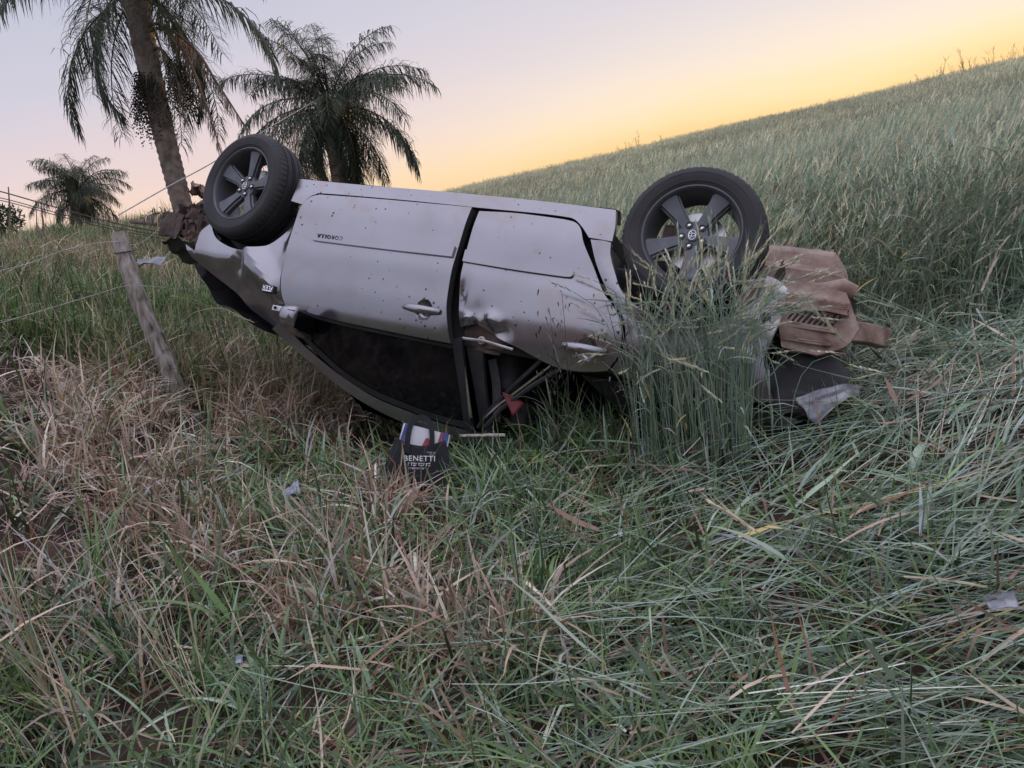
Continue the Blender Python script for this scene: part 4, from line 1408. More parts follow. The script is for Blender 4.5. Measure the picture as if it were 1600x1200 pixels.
# upright young green tufts
grass(9000, -1.6, 1.0, .8, 4.2, lambda x, y: P1(x, y, 31) ** 2 * (.3 + .7 * mid(x, y)), (.10, .30), (.004, .009), (.35, .3), (.6, .5), dict(green=3, green2=3, wheat=2), 5)
# the bank: tall grass, half dry
grass(16000, -5.6, .2, .8, 8.0, lambda x, y: left(x, y) * np.clip(1.35 - .1 * y, .3, 1), (.14, .42), (.005, .012), (.40, .30), (1.0, .7), dict(green=3, green2=2.4, deep=2.6, wheat=1.3, straw=1.5, tan=1.2, brown=.8, yellow=.3), 6)
grass(17000, -5.6, .3, 1.1, 8.0, lambda x, y: left(x, y) * P1(x, y, 41) ** 1.2, (.12, .38), (.005, .012), (.65, .45), (1.4, .9), dict(straw=3, pale=1.6, tan=3, grey=2, brown=1), 6)
# bottom-left corner: stems leaning left
grass(260, -1.9, -.6, 1.1, 2.6, lambda x, y: left(x, y), (.35, .62), (.003, .005), (.30, .2), (.3, .4), dict(straw=2, grey=2, tan=2, brown=1, green=1), 7, azf=lambda x, y: np.full_like(x, 2.9))
for (u, v, n, su, sv, l0, l1) in ((640, 672, 240, 70, 8, .10, .22), (560, 640, 240, 80, 16, .10, .24), (800, 700, 420, 90, 12, .10, .26), (900, 700, 420, 80, 14, .18, .40), (660, 785, 150, 50, 6, .06, .13), (640, 760, 40, 26, 4, .10, .18)):
    q = px_base(u, v, n, su, sv)
    n = len(q)
    V, Q, C, _, _ = ribbons(zpt(q[:, 0], q[:, 1]), rng.uniform(l0, l1, n), rng.uniform(0, 6.28, n), np.abs(rng.normal(.3, .25, n)), rng.normal(.9, .6, n), widths((.005, .010), n), pick(n, dict(green=3, green2=2, wheat=2, wheat2=1, deep=2, tan=.4), .3), 6, None, rng.uniform(-1.2, 1.2, n))
    B.add(V, Q, C)
o = link('roadside_grass', B.mesh('roadside_grass'), M_LEAF)
tag(o, 'tangled green and dry grass of the roadside bank and foreground', kind='stuff')
# straw tussocks beside the car's nose
B = Bag()
for (u, v, n, su, sv) in ((170, 640, 700, 80, 50), (470, 650, 900, 95, 50), (250, 790, 700, 70, 60), (120, 720, 400, 60, 50), (560, 960, 260, 120, 40), (760, 1000, 260, 120, 50), (620, 800, 160, 40, 10), (560, 850, 200, 60, 25), (380, 560, 260, 60, 25), (330, 880, 240, 60, 40), (420, 625, 420, 60, 14), (500, 665, 420, 60, 14), (300, 600, 300, 60, 20), (560, 705, 200, 40, 12)):
    q = px_base(u, v, n, su, sv)
    q = q[clear_of_car(q[:, 0], q[:, 1])]
    n = len(q)
    V, Q, C, _, _ = ribbons(zpt(q[:, 0], q[:, 1]), rng.uniform(.12, .42, n), rng.uniform(0, 6.28, n), np.abs(rng.normal(.42, .36, n)), rng.normal(1.3, 1.0, n), rng.uniform(.006, .014, n), pick(n, dict(pale=1.6, straw=2.4, tan=3, grey=1.4, brown=2.0), .28), 6,
                            None, rng.uniform(-1.3, 1.3, n), kink=(.5, rng.uniform(0, 1.4, n) * (rng.uniform(0, 1, n) < .5)))
    B.add(V, Q, C)
o = link('straw_tussocks', B.mesh('straw_tussocks'), M_LEAF)
tag(o, 'dry straw coloured grass tussocks on the bank below the car', kind='stuff')

# ---- bank farther off, instanced tufts
def tuft(n, pal, L, sp):
    b = np.stack([rng.normal(0, sp, n), rng.normal(0, sp, n), np.zeros(n)], -1)
    q = Bag()
    V, Q, C, _, _ = ribbons(b, rng.uniform(*L, n), rng.uniform(0, 6.28, n), np.abs(rng.normal(.3, .25, n)), rng.normal(1.1, .7, n), rng.uniform(.006, .012, n), pick(n, pal, .35), 5, None, rng.uniform(-1, 1, n))
    q.add(V, Q, C)
    return q.mesh('grass_tuft')
tufts = [tuft(34, dict(green=4, green2=2, deep=2, straw=.9, tan=.6), (.16, .44), .09) for _ in range(4)] + [tuft(30, dict(straw=3, tan=3, pale=1, brown=1, green=1.6, yellow=.4), (.14, .38), .09) for _ in range(3)]
n0 = 11000
y = 5.0 + 20 * rng.uniform(0, 1, n0) ** 1.5
x = rng.uniform(-1.15, -.05, n0) * y
k = (x < -.5 - .12 * np.maximum(0, y - 9)) & clear_of_car(x, y, .05)
x, y = x[k], y[k]; N = len(x)
dry = np.clip(.5 + .5 * patch(x, y, 1.0, 51), .05, .9)
idx = np.where(rng.uniform(0, 1, N) < dry, rng.integers(4, 7, N), rng.integers(0, 4, N))
scatter('bank_grass', zpt(x, y, -.02), np.stack([rng.normal(0, .15, N), rng.normal(0, .15, N), rng.uniform(0, 6.28, N)], -1), rng.uniform(.6, 1.1, N), idx, tufts, M_TUFT, 'green and straw grass covering the bank up to the palms')

# ---- weeds standing above the crop along the ridge
def ridge_weed(h):
    q = Bag()
    st_ = np.zeros((1, 3))
    n = 14
    V, Q, C, pt, _ = ribbons(st_, np.array([h]), np.array([0.0]), np.array([.05]), np.array([.1]), np.array([.022]), np.array([[.30, .20, .10]]), 6, round_=True)
    q.add(V, Q, C)
    b = np.array([pt[0, i] for i in rng.integers(2, 7, n)])
    V, Q, C, _, _ = ribbons(b, rng.uniform(.15, .45, n) * h, rng.uniform(0, 6.28, n), rng.uniform(.3, .9, n), rng.normal(.2, .3, n), np.full(n, .018), np.tile((.34, .24, .12), (n, 1)), 3)
    q.add(V, Q, C)
    return q.mesh('ridge_weed')
n0 = 420
xx = rng.uniform(-4, 48, n0)
yy = 46 - .25 * (xx - 10) + rng.uniform(-2.0, 3.0, n0)
k = (patch(xx, yy, .35, 88) > .1) & (rng.uniform(0, 1, n0) < np.clip((xx - 4) / 24, .06, 1))
xx, yy = xx[k], yy[k]; N = len(xx)
scatter('ridge_weeds', zpt(xx, yy, .3), np.stack([rng.normal(0, .15, N), rng.normal(0, .15, N), rng.uniform(0, 6.28, N)], -1), rng.uniform(.6, 1.25, N), rng.integers(0, 3, N), [ridge_weed(1.0 + .15 * k) for k in range(3)], M_TUFT, 'sparse weeds sticking up along the ridge of the field')

# ---- the same cover going on to either side of the picture
n0 = 3600
y = rng.uniform(-.6, 8.0, n0)
x = -(.70 * np.maximum(y, .5) + .45 + rng.uniform(0, 3.6, n0))
idx = np.where(rng.uniform(0, 1, n0) < .5, rng.integers(4, 7, n0), rng.integers(0, 4, n0))
x2 = rng.uniform(-1.5, -.08, 3200); y2 = 14 + 34 * rng.uniform(0, 1, 3200) ** 1.3
x2 = x2 * y2
k = x2 < -.5 - .12 * np.maximum(0, y2 - 9)
x2, y2 = x2[k], y2[k]
X, Y = np.r_[x, x2], np.r_[y, y2]
N = len(X)
scatter('verge_grass', zpt(X, Y, -.02), np.stack([rng.normal(0, .2, N), rng.normal(0, .2, N), rng.uniform(0, 6.28, N)], -1), np.r_[rng.uniform(.7, 1.2, n0), rng.uniform(1.1, 1.9, N - n0)], np.r_[idx, rng.integers(0, 7, N - n0)], tufts, M_TUFT, 'rough grass of the verge beyond the left side of the picture')
def flat_bundle():
    q = Bag()
    n = 34
    b = np.stack([rng.normal(0, .10, n), rng.normal(0, .10, n), rng.uniform(0, .10, n)], -1)
    V, Q, C, _, _ = ribbons(b, rng.uniform(.25, .70, n), rng.normal(0, .25, n) + np.where(rng.uniform(0, 1, n) < .5, math.pi, 0), math.pi / 2 - np.abs(rng.normal(.02, .07, n)), rng.normal(.05, .2, n), rng.uniform(.004, .009, n), pick(n, dict(wheat=3, wheat2=3, blue=2, green=1, deep=1.5, tan=.8, brown=.5), .3), 4, None, rng.uniform(-.7, .7, n))
    q.add(V, Q, C)
    return q.mesh('flat_bundle')
n0 = 2600
y = rng.uniform(-.6, 4.6, n0)
x = .70 * np.maximum(y, .5) + .45 + rng.uniform(0, 3.4, n0)
k = y < stand_edge(x) + .3
x, y = x[k], y[k]; N = len(x)
scatter('lodged_wheat', zpt(x, y, .0), np.stack([np.full(N, .08), np.full(N, -.10), flow(x, y) + rng.normal(0, .4, N)], -1), rng.uniform(.8, 1.2, N), rng.integers(0, 5, N), [flat_bundle() for _ in range(5)], M_WHEAT, 'flattened wheat beyond the right side of the picture')

# ------------------------------------------------------------------ palms
def frond_mesh(path, n_leaf, leaf_len, cols, droop=1.3, plumose=.6, rach=.018, seg=3, hang=0.0, rib=(.10, .085, .05)):
    P = np.array(catmull(path, 6))
    d = np.r_[0, np.cumsum(np.linalg.norm(np.diff(P, axis=0), axis=1))]
    t = np.linspace(.16, .995, n_leaf)
    q = np.stack([np.interp(t * d[-1], d, P[:, k]) for k in range(3)], -1)
    tg = np.stack([np.interp(np.minimum(1, t + .02) * d[-1], d, P[:, k]) - np.interp(np.maximum(0, t - .02) * d[-1], d, P[:, k]) for k in range(3)], -1)
    tg /= np.linalg.norm(tg, axis=1)[:, None]
    B = Bag()
    for s in (-1, 1):
        side = np.cross(tg, [0, 0, 1.0]); side /= (np.linalg.norm(side, axis=1)[:, None] + 1e-6)
        dirv = side * s + tg * rng.uniform(.25, .9, (n_leaf, 1)) + np.array([0, 0, 1.0]) * rng.normal(0, plumose, (n_leaf, 1))
        dirv += rng.normal(0, .12, dirv.shape)
        dirv[:, 2] -= hang
        az = np.arctan2(dirv[:, 1], dirv[:, 0])
        tilt = np.arctan2(np.hypot(dirv[:, 0], dirv[:, 1]), dirv[:, 2])
        L = leaf_len * (np.sin(math.pi * np.clip(t, .05, .97) ** .8) * .6 + .45) * rng.uniform(.8, 1.15, n_leaf)
        bend = np.clip(math.pi - tilt, 0, 2) * droop * rng.uniform(.55, 1.0, n_leaf)
        V, Q, C, _, _ = ribbons(q, L, az, tilt, bend, rng.uniform(.013, .022, n_leaf), pick(n_leaf, cols, .2), seg, None, rng.uniform(-.7, .7, n_leaf))
        B.add(V, Q, C)
    n_ = len(P)
    tv, tf = tube_data(P, list(np.linspace(rach, rach * .25, n_)), 5, False)
    B.add(np.array(tv), np.array(tf), np.tile(np.array(rib), (len(tv), 1)))
    return B.mesh('frond')

def frond_path(L, e0, e1):
    pts, p = [np.zeros(3)], np.zeros(3)
    for k in range(8):
        t = (k + .5) / 8
        e = e0 + (e1 - e0) * t ** 1.25
        p = p + np.array([math.cos(e), 0, math.sin(e)]) * L / 8
        pts.append(p.copy())
    return pts

PAL['pgreen'] = np.array((.060, .085, .055)); PAL['pgrey'] = np.array((.095, .110, .090)); PAL['pdry'] = np.array((.26, .19, .12)); PAL['pbrown'] = np.array((.14, .09, .06))
GREENP = dict(pgreen=3, pgrey=2, deep=1)
def palm(label, base, top, r0, r1, L, nf, leafn, leafl, seed, mats=GREENP, emin=-.9, emax=1.25):
    random.seed(seed)
    base, top = Vector(base), Vector(top)
    root = empty('palm_tree', base)
    tag(root, label, 'palm tree', 'palms along the road')
    ax_ = top - base
    path, rad = [], []
    n_ = 70
    for i in range(n_ + 1):
        t = i / n_
        p = ax_ * t + Vector((-.10 * math.sin(math.pi * t) * ax_.length * .12, 0, 0))
        path.append(p)
        rad.append((r0 + (r1 - r0) * t) * (1 + .075 * (i % 2 == 0) + .02 * random.uniform(-1, 1)) * (1 + .35 * max(0, .05 - t) / .05))
    tube('trunk', path, rad, M_BARK, root, 18)
    crown = empty('crown', ax_)
    crown.parent = root
    classes = []
    for e in np.linspace(emin, emax, 6):
        for k in range(2):
            e_ = e + random.uniform(-.1, .1)
            classes.append(frond_mesh(frond_path(L * (1 if e > -.3 else .85), e_, e_ - random.uniform(1.1, 1.7)), leafn, leafl, mats))
    for k in range(nf):
        o = link('frond', classes[(k * 5 + k // 12) % 12], M_PALM, crown)
        o.rotation_euler = (0, 0, k * 2.39996 + random.uniform(-.25, .25))
        o.location = (0, 0, random.uniform(-.12, .10) * r1 * 6)
        o.scale = [random.uniform(.88, 1.1)] * 3
    # old leaf bases below the crown
    for k in range(9):
        a = k * 2.4
        p0 = Vector((r1 * .8 * math.cos(a), r1 * .8 * math.sin(a), -.30 + .05 * (k % 4)))
        tube('leaf_base', [p0, p0 + Vector((.10 * math.cos(a), .10 * math.sin(a), .18)), p0 + Vector((.22 * math.cos(a), .22 * math.sin(a), .42))], [.05, .04, .02], M_BARK, crown, 6)
    return root, crown

palm1, crown1 = palm('tall palm with ringed leaning trunk rising behind the front wheel', at(293, 352, 11.0), at(208, -22, 11.0), .132, .166, 2.6, 24, 84, .60, 3, emin=-.65, emax=1.2)
palm2, crown2 = palm('short full palm with hanging fronds behind the middle of the car', at(540, 330, 16.5), at(516, 168, 16.5), .17, .17, 2.35, 48, 92, .60, 5, emin=-.95, emax=1.3)
palm3, crown3 = palm('small distant palm on the bank at far left', at(128, 372, 26.0), at(124, 300, 26.0), .26, .24, 1.7, 64, 64, .5, 9, emin=-1.35, emax=1.35)
# dead fronds of the tall palm, hanging to the right
for pts in ([(222, 50), (248, 38), (300, 72), (346, 140), (388, 205)], [(226, 52), (256, 46), (292, 88), (322, 165), (346, 240)], [(232, 85), (250, 76), (272, 110), (290, 195)]):
    w0 = at(208, -22, 11.0)
    loc = [np.array(at(u, v, 11.0 - .15 * k) - w0) for k, (u, v) in enumerate(pts)]
    me = frond_mesh(loc, 70, .26, dict(pdry=2, pbrown=3, pgrey=1), droop=1.0, plumose=.25, hang=1.6, rach=.030, rib=(.12, .085, .06))
    link('dead_frond', me, M_PALM, crown1)['label'] = 'brown dead frond hanging down'
# fruit bunches
def bunch(u, v, n, rx, rz):
    c0 = at(u, v, 10.85) - at(208, -22, 11.0)
    B = Bag()
    OV = np.array([(1, 0, 0), (-1, 0, 0), (0, 1, 0), (0, -1, 0), (0, 0, 1), (0, 0, -1)]) * .014
    OF = np.array([(0, 2, 4, 4), (2, 1, 4, 4), (1, 3, 4, 4), (3, 0, 4, 4), (2, 0, 5, 5), (1, 2, 5, 5), (3, 1, 5, 5), (0, 3, 5, 5)])[:, :3]
    vs, fs, k = [], [], 0
    for s in range(n):
        a, r = random.uniform(0, 6.28), random.uniform(.1, 1) ** .6 * rx
        x, y = r * math.cos(a), r * math.sin(a)
        z0 = random.uniform(.0, .25) * rz
        L = rz * random.uniform(.7, 1.3) * (1 - .3 * r / rx)
        for b in range(14):
            p = np.array(c0) + (x * (.4 + .6 * b / 14) + random.uniform(-.02, .02), y * (.4 + .6 * b / 14) + random.uniform(-.02, .02), rz * .5 - z0 - L * b / 14)
            vs.append(OV * random.uniform(.6, 1.2) + p); fs.append(OF + k); k += 6
    v = np.concatenate(vs); f = np.concatenate(fs)
    me = np_mesh('fruit_bunch', v, np.zeros((0, 4), int), np.tile((.05, .045, .03), (len(v), 1)), f)
    o = link('fruit_bunch', me, M_PALM, crown1)
    o['label'] = 'dark hanging bunch of small palm fruit'
    o['kind'] = 'stuff'
bunch(232, 160, 150, .33, .85)
bunch(280, 130, 110, .26, .70)
# fallen frond and log at the foot of the tall palm
lg = [at(205, 346, 9.4), at(250, 350, 9.2), at(300, 352, 9.0)]
lg = [Vector((p.x, p.y, max(p.z, gz(p.x, p.y) + .25))) for p in lg]
tag(tube('fallen_log', lg, [.025, .03, .03], M_BARK, None, 8), 'dark fallen log lying on the bank near the palm foot', 'log')
fp = [np.array(at(300, 345, 8.9)), np.array(at(275, 336, 8.8)), np.array(at(250, 333, 8.7)), np.array(at(228, 338, 8.6))]
tag(link('fallen_frond', frond_mesh(fp, 40, .30, dict(pdry=2, pgrey=2, straw=1), droop=.7, hang=.2), M_PALM), 'fallen grey palm frond lying below the tall palm', 'palm frond')

# bush at the left edge
def bush(label, u, v, d, r, n):
    c = at(u, v, d)
    root = empty('bush', (c.x, c.y, gz(c.x, c.y)))
    tag(root, label, 'bush')
    pts = rng.normal(0, 1, (n, 3)); pts /= np.linalg.norm(pts, axis=1)[:, None]
    pts *= (rng.uniform(.25, 1, (n, 1)) ** .5) * r
    pts[:, 2] = pts[:, 2] * .8 + (c.z - gz(c.x, c.y))
    B = Bag()
    V, Q, C, _, _ = ribbons(pts, rng.uniform(.06, .13, n), rng.uniform(0, 6.28, n), rng.uniform(.2, 1.9, n), rng.normal(.3, .3, n), rng.uniform(.03, .05, n), pick(n, dict(pgreen=3, deep=3, green=1), .25), 3, None, rng.uniform(-1, 1, n))
    B.add(V, Q, C)
    link('foliage', B.mesh('foliage'), M_PALM, root)
    for k in range(5):
        a = k * 1.3
        tube('stem', [(0, 0, 0), (.1 * math.cos(a), .1 * math.sin(a), (c.z - root.location.z) * .6), (.4 * r * math.cos(a), .4 * r * math.sin(a), (c.z - root.location.z) + .2 * r)], [.03, .02, .008], M_BARK, root, 6)
bush('low dark bush at the left edge beyond the bank', 2, 345, 16.0, .42, 900)

# ------------------------------------------------------------------ fence
post_b, post_t = at(283, 640, 4.9), at(184, 366, 4.95)
pr = empty('fence_post', post_b)
tag(pr, 'leaning weathered wooden fence post on the bank left of the car', 'fence post')
pth, rad = [], []
for i in range(25):
    t = i / 24
    p = (post_t - post_b) * t
    pth.append(p + Vector((.010 * math.sin(7 * t), .01 * math.cos(5 * t), 0)))
    rad.append(.058 * (1 + .05 * math.sin(11 * t) + .04 * random.uniform(-1, 1)) - .006 * t)
v, f = tube_data(pth, rad, 14)
me = mesh_pd('wooden_post', v, f, 50)
for p in me.vertices:
    p.co += Vector((random.uniform(-1, 1), random.uniform(-1, 1), 0)) * .003
link('wooden_post', me, M_WOOD, pr)
wp = (post_t - post_b)
rg = [(wp * .90 + Vector((.062 * math.cos(a), .062 * math.sin(a), .006 * math.sin(a)))) for a in np.linspace(0, 2 * math.pi, 20)]
tube('wire_wrap', rg, .004, M_CABLE, pr, 5)

def wire(name, label, pts, r, mat, group=None, cat='wire'):
    P = catmull([np.array(p) for p in pts], 8)
    o = tube(name, P, r, mat, None, 5)
    tag(o, label, cat, group)
    return o
wire('fence_wire', 'top fence wire running from the left edge to the post top', [at(-40, 432, 4.4), at(40, 413, 4.5), at(100, 391, 4.7), at(150, 380, 4.85), at(188, 377, 4.9)], .0019, M_WIRE, 'fence wires')
wire('fence_wire', 'middle fence wire crossing the post from the left edge', [at(-40, 516, 4.2), at(60, 487, 4.4), at(150, 460, 4.6), at(206, 446, 4.82), at(290, 452, 5.0), at(325, 445, 5.1)], .0017, M_WIRE, 'fence wires')
wire('fence_wire', 'lowest fence wire half hidden in the grass', [at(80, 608, 4.3), at(150, 575, 4.5), at(225, 531, 4.75), at(262, 512, 4.9)], .0016, M_WIRE, 'fence wires')
wire('fence_wire', 'slack fence wire from the post top towards the palm', [at(188, 380, 4.9), at(215, 381, 5.6), at(240, 365, 7.0), at(252, 352, 8.5)], .0020, M_WIRE, 'fence wires')
for k, (ya, yb, lab) in enumerate(((299, 362, 'uppermost of the fallen cables crossing the small palm'), (309, 367, 'second of the fallen cables crossing the small palm'), (313, 371, 'lowest of the fallen cables crossing the small palm'))):
    wire('cable', lab, [at(-60, ya - 12 + 4 * k, 8.0), at(0, ya, 8.0), at(90, ya + (yb - ya) * .36 + 3, 8.2), at(180, ya + (yb - ya) * .74 + 3, 8.6), at(262, yb + 3, 9.0)], .007 if k == 0 else .005, M_CABLE, 'fallen cables', 'cable')
wire('stay_wire', 'taut grey stay wire rising from the bank past the tall palm', [at(185, 336, 9.0), at(262, 292, 9.6), at(334, 253, 10.6), at(420, 200, 12.5), at(505, 150, 15.8)], .008, M_WIRE, None, 'wire')
for k, (u, v0, v1) in enumerate(((13, 292, 350), (29, 322, 352), (55, 312, 352), (62, 322, 356))):
    a, b = at(u + (6 if k == 3 else 2), v1 + 14, 9.0), at(u - (0 if k != 3 else -2), v0, 9.0)
    o = tube('stick', [a, (a + b) / 2 + Vector((.01, 0, 0)), b], [.012, .010, .006] if k in (0, 3) else [.006, .005, .003], M_BARK, None, 6)
    tag(o, ('thin dark upright stick nearest the left edge', 'second thin stick from the left edge', 'third thin stick from the left edge', 'leaning dark stick just left of the small palm')[k], 'stick', 'sticks on the skyline')

# ------------------------------------------------------------------ tote bag and the box in it
M_BAG = noise_mat('black_fabric', (.010, .010, .014), (.020, .020, .026), 30, .8, bump=.3, bump_scale=160)
M_BOXW = noise_mat('white_card', (.62, .61, .64), (.72, .71, .74), 8, .35, coat=.3)
M_BLUE = noise_mat('blue_print', (.03, .05, .22), (.04, .06, .27), 8, .35, coat=.3)
M_REDP = noise_mat('red_print', (.32, .025, .03), (.38, .03, .04), 8, .35, coat=.3)
M_WPRINT = noise_mat('white_print', (.70, .70, .72), (.80, .80, .82), 30, .6)
bag_loc = at(651, 762, 3.46)
BAG = Matrix.Translation(bag_loc) @ Matrix.Rotation(math.radians(9), 4, 'Z') @ Matrix.Rotation(math.radians(13), 4, 'Y') @ Matrix.Rotation(math.radians(-20), 4, 'X') @ Matrix.Scale(.92, 4)
bag = empty('tote_bag')
bag.matrix_world = BAG
tag(bag, 'black fabric tote bag with white lettering standing in grass by the car roof', 'bag')
W2, D2, H2 = .135, .055, .235
def f_bag(u, w):
    # around the bag (u) and up (w); the top edge sags
    a = u * 4
    k = int(a) % 4
    t = a - int(a)
    cs = [(-W2, -D2), (W2, -D2), (W2, D2), (-W2, D2)]
    p, q = cs[k], cs[(k + 1) % 4]
    x, y = p[0] + (q[0] - p[0]) * t, p[1] + (q[1] - p[1]) * t
    bulge = 1 + .12 * math.sin(math.pi * w) * (1 if k in (0, 2) else .4)
    top = H2 - .035 * math.sin(math.pi * t) * (1 if k in (0, 2) else .2)
    return (x * (1 - .06 * w) + .008 * math.sin(9 * w + 7 * u) + .012 * math.sin(math.pi * w) * math.sin(5 * u * 6.28), y * bulge * (1 + .10 * math.sin(6 * math.pi * t) * w * (k in (0, 2))), top * w)
v, f = [], []
nu, nv = 48, 14
for i in range(nu):
    for j in range(nv + 1):
        v.append(f_bag(i / nu, j / nv))
for i in range(nu):
    for j in range(nv):
        i2 = (i + 1) % nu
        f.append((i * (nv + 1) + j, i2 * (nv + 1) + j, i2 * (nv + 1) + j + 1, i * (nv + 1) + j + 1))
f.append(tuple(i * (nv + 1) for i in range(nu)))
bb = link('bag_body', mesh_pd('bag_body', v, f, 60), M_BAG, bag)
md = bb.modifiers.new('thick', 'SOLIDIFY'); md.thickness = .002
def handle_strap(y, z1, lean):
    pts = [(-.062, y, H2 - .075), (-.062, y - .002, H2 - .01), (-.050, y + lean * .5, H2 + z1 * .65), (-.015, y + lean, H2 + z1), (.020, y + lean, H2 + z1 * .98), (.048, y + lean * .6, H2 + z1 * .60), (.056, y - .002, H2 - .01), (.056, y, H2 - .075)]
    c = catmull(pts, 6)
    vv, ff = [], []
    for i, p in enumerate(c):
        t = c[min(i + 1, len(c) - 1)] - c[max(i - 1, 0)]
        s_ = np.cross(t, (0, 1, 0)); s_ = s_ / (np.linalg.norm(s_) + 1e-9) * .0125
        vv += [p - s_, p + s_, p + s_ + (0, .003, 0), p - s_ + (0, .003, 0)]
    for i in range(len(c) - 1):
        for k in range(4):
            ff.append((i * 4 + k, i * 4 + (k + 1) % 4, i * 4 + 4 + (k + 1) % 4, i * 4 + 4 + k))
    return link('handle', mesh_pd('handle', vv, ff, 50), M_BAG, bag)
handle_strap(-D2 - .012, .105, .015)
handle_strap(D2 + .004, .085, .03)
TX = Matrix(((1, 0, 0, 0), (0, 0, -1, 0), (0, 1, 0, 0), (0, 0, 0, 1)))
def btext(txt, size, x, z, sp=1.1, tilt=0.0, y=None):
    yy = -D2 * (1 + .12 * math.sin(math.pi * z / H2)) - .012 if y is None else y
    return text_mesh('lettering', txt, size, M_WPRINT, bag, Matrix.Translation((x, yy, z)) @ TX @ Matrix.Rotation(tilt, 4, 'Z'), .0006, sp)
btext('BENETTI', .037, .0, .135, 1.12, .04)
def print_line(x, z, w, h, n, tilt):
    """a line of print too small to read: one row of worn strokes"""
    yy = -D2 * (1 + .12 * math.sin(math.pi * z / H2)) - .012
    v_, f_ = [], []
    for k in range(n):
        x0 = -w / 2 + w * (k + random.uniform(.0, .15)) / n
        x1 = -w / 2 + w * (k + random.uniform(.65, .9)) / n
        h0, h1 = -h / 2, h / 2 * random.uniform(.7, 1.0)
        m = (x0 + x1) / 2
        b_ = len(v_)
        if k % 3 == 0:
            q = [(x0, h0), (x0 + .28 * (x1 - x0), h0), (x0 + .28 * (x1 - x0), h1), (x0, h1), (x1, h1 * .9), (x0 + .28 * (x1 - x0), h1 * .5)]
            fs_ = [(0, 1, 2, 3), (5, 4, 2)]
        elif k % 3 == 1:
            q = [(x0, h1), (x1, h1), (x1, h1 * .5), (x0, h1 * .5), (m - .15 * (x1 - x0), h0), (m + .15 * (x1 - x0), h0), (m + .15 * (x1 - x0), h1 * .5), (m - .15 * (x1 - x0), h1 * .5)]
            fs_ = [(3, 2, 1, 0), (4, 5, 6, 7)]
        else:
            q = [(x0, h0), (x1, h0), (x1, h0 * .4), (x0, h0 * .4), (x0, h1 * .4), (x1, h1 * .4), (x1, h1), (x0, h1)]
            fs_ = [(0, 1, 2, 3), (4, 5, 6, 7)]
        v_ += [(a, 0, c) for a, c in q]
        f_ += [tuple(t + b_ for t in ff) for ff in fs_]
    o = link('print_line', mesh_pd('print_line', v_, f_), M_WPRINT, bag)
    o.location = (x, yy, z)
    o.rotation_euler = (0, -tilt, 0)
    o['kind'] = 'stuff'
print_line(.0, .108, .110, .016, 9, .03)
print_line(-.01, .088, .080, .008, 10, .03)
print_line(.055, .168, .042, .007, 6, -.02)
print_line(.06, .157, .026, .005, 4, .06)

card = empty('card_box')
card.matrix_world = BAG @ Matrix.Translation((.0, .0, .125)) @ Matrix.Rotation(math.radians(11), 4, 'Y')
tag(card, 'white card box with red and blue bands inside the black tote bag', 'box')
link('carton', bevelled('carton', *box_data(-.118, .118, -.045, .045, 0, .165), width=.004), M_BOXW, card)
def print_patch(name, x0, x1, z0, z1, mat, skew=0.0):
    v_ = [(x0, -.0462, z0), (x1, -.0462, z0), (x1 + skew, -.0462, z1), (x0 + skew, -.0462, z1)]
    v2_ = [(x0 + skew, -.0462, .1662 if z1 > .16 else z1), (x1 + skew, -.0462, .1662 if z1 > .16 else z1)]
    fs_ = [(0, 1, 2, 3)]
    if z1 > .16:
        v_ += [(x0 + skew, .0462, .1662), (x1 + skew, .0462, .1662)]
        v_[2] = (x1 + skew, -.0462, .1662); v_[3] = (x0 + skew, -.0462, .1662)
        fs_.append((3, 2, 5, 4))
    return link(name, mesh_pd(name, v_, fs_), mat, card)
print_patch('printed_band', .086, .117, .02, .164, M_BLUE, -.006)
print_patch('printed_band', .062, .076, .02, .164, M_REDP, .006)
print_patch('printed_band', -.117, -.086, .02, .164, M_BLUE, .006)
print_patch('printed_band', -.078, -.070, .02, .164, M_REDP, -.004)
# red emblem on the carton
ev = [(-.022, 0, .052), (-.008, 0, .118), (.006, 0, .122), (.030, 0, .075), (.020, 0, .052), (.012, 0, .070), (-.008, 0, .070), (-.012, 0, .052)]
link('emblem', mesh_pd('emblem', [(x + .012, -.0464, z) for x, y, z in ev], [(0, 1, 6, 7), (1, 2, 5, 6), (2, 3, 4, 5)]), M_REDP, card)

# ------------------------------------------------------------------ wreckage on the ground
def shard(name, label, cat, corner_px, depth, nu, nv, mat, wave, thick=.003, rest=True, sag=0.0):
    """crumpled sheet between four corners seen at photo pixels, each with its own depth"""
    c = [at(u, v, d) for (u, v), d in zip(corner_px, depth)]
    cen = (c[0] + c[1] + c[2] + c[3]) / 4
    nrm = (c[1] - c[0]).cross(c[3] - c[0]).normalized()
    v, f = [], []
    for i in range(nu + 1):
        for j in range(nv + 1):
            s_, t_ = i / nu, j / nv
            p = c[0] * (1 - s_) * (1 - t_) + c[1] * s_ * (1 - t_) + c[2] * s_ * t_ + c[3] * (1 - s_) * t_
            p = p + nrm * (wave * (math.sin(5.1 * s_ + 2 * t_) + .7 * math.sin(11 * t_ - 3 * s_) + .4 * math.sin(17 * s_)) + sag * math.sin(math.pi * s_))
            if rest:
                p.z = max(p.z, gz(p.x, p.y) + .015)
            v.append(p - cen)
    for i in range(nu):
        for j in range(nv):
            f.append((i * (nv + 1) + j, (i + 1) * (nv + 1) + j, (i + 1) * (nv + 1) + j + 1, i * (nv + 1) + j + 1))
    o = link(name, mesh_pd(name, v, f, 30), mat)
    o.location = cen
    md_ = o.modifiers.new('thick', 'SOLIDIFY'); md_.thickness = thick
    return tag(o, label, cat)
M_FRAG = noise_mat('scuffed_silver_plastic', (.13, .13, .145), (.34, .34, .36), 14, .42, metal=.4, bump=.2, bump_scale=40)
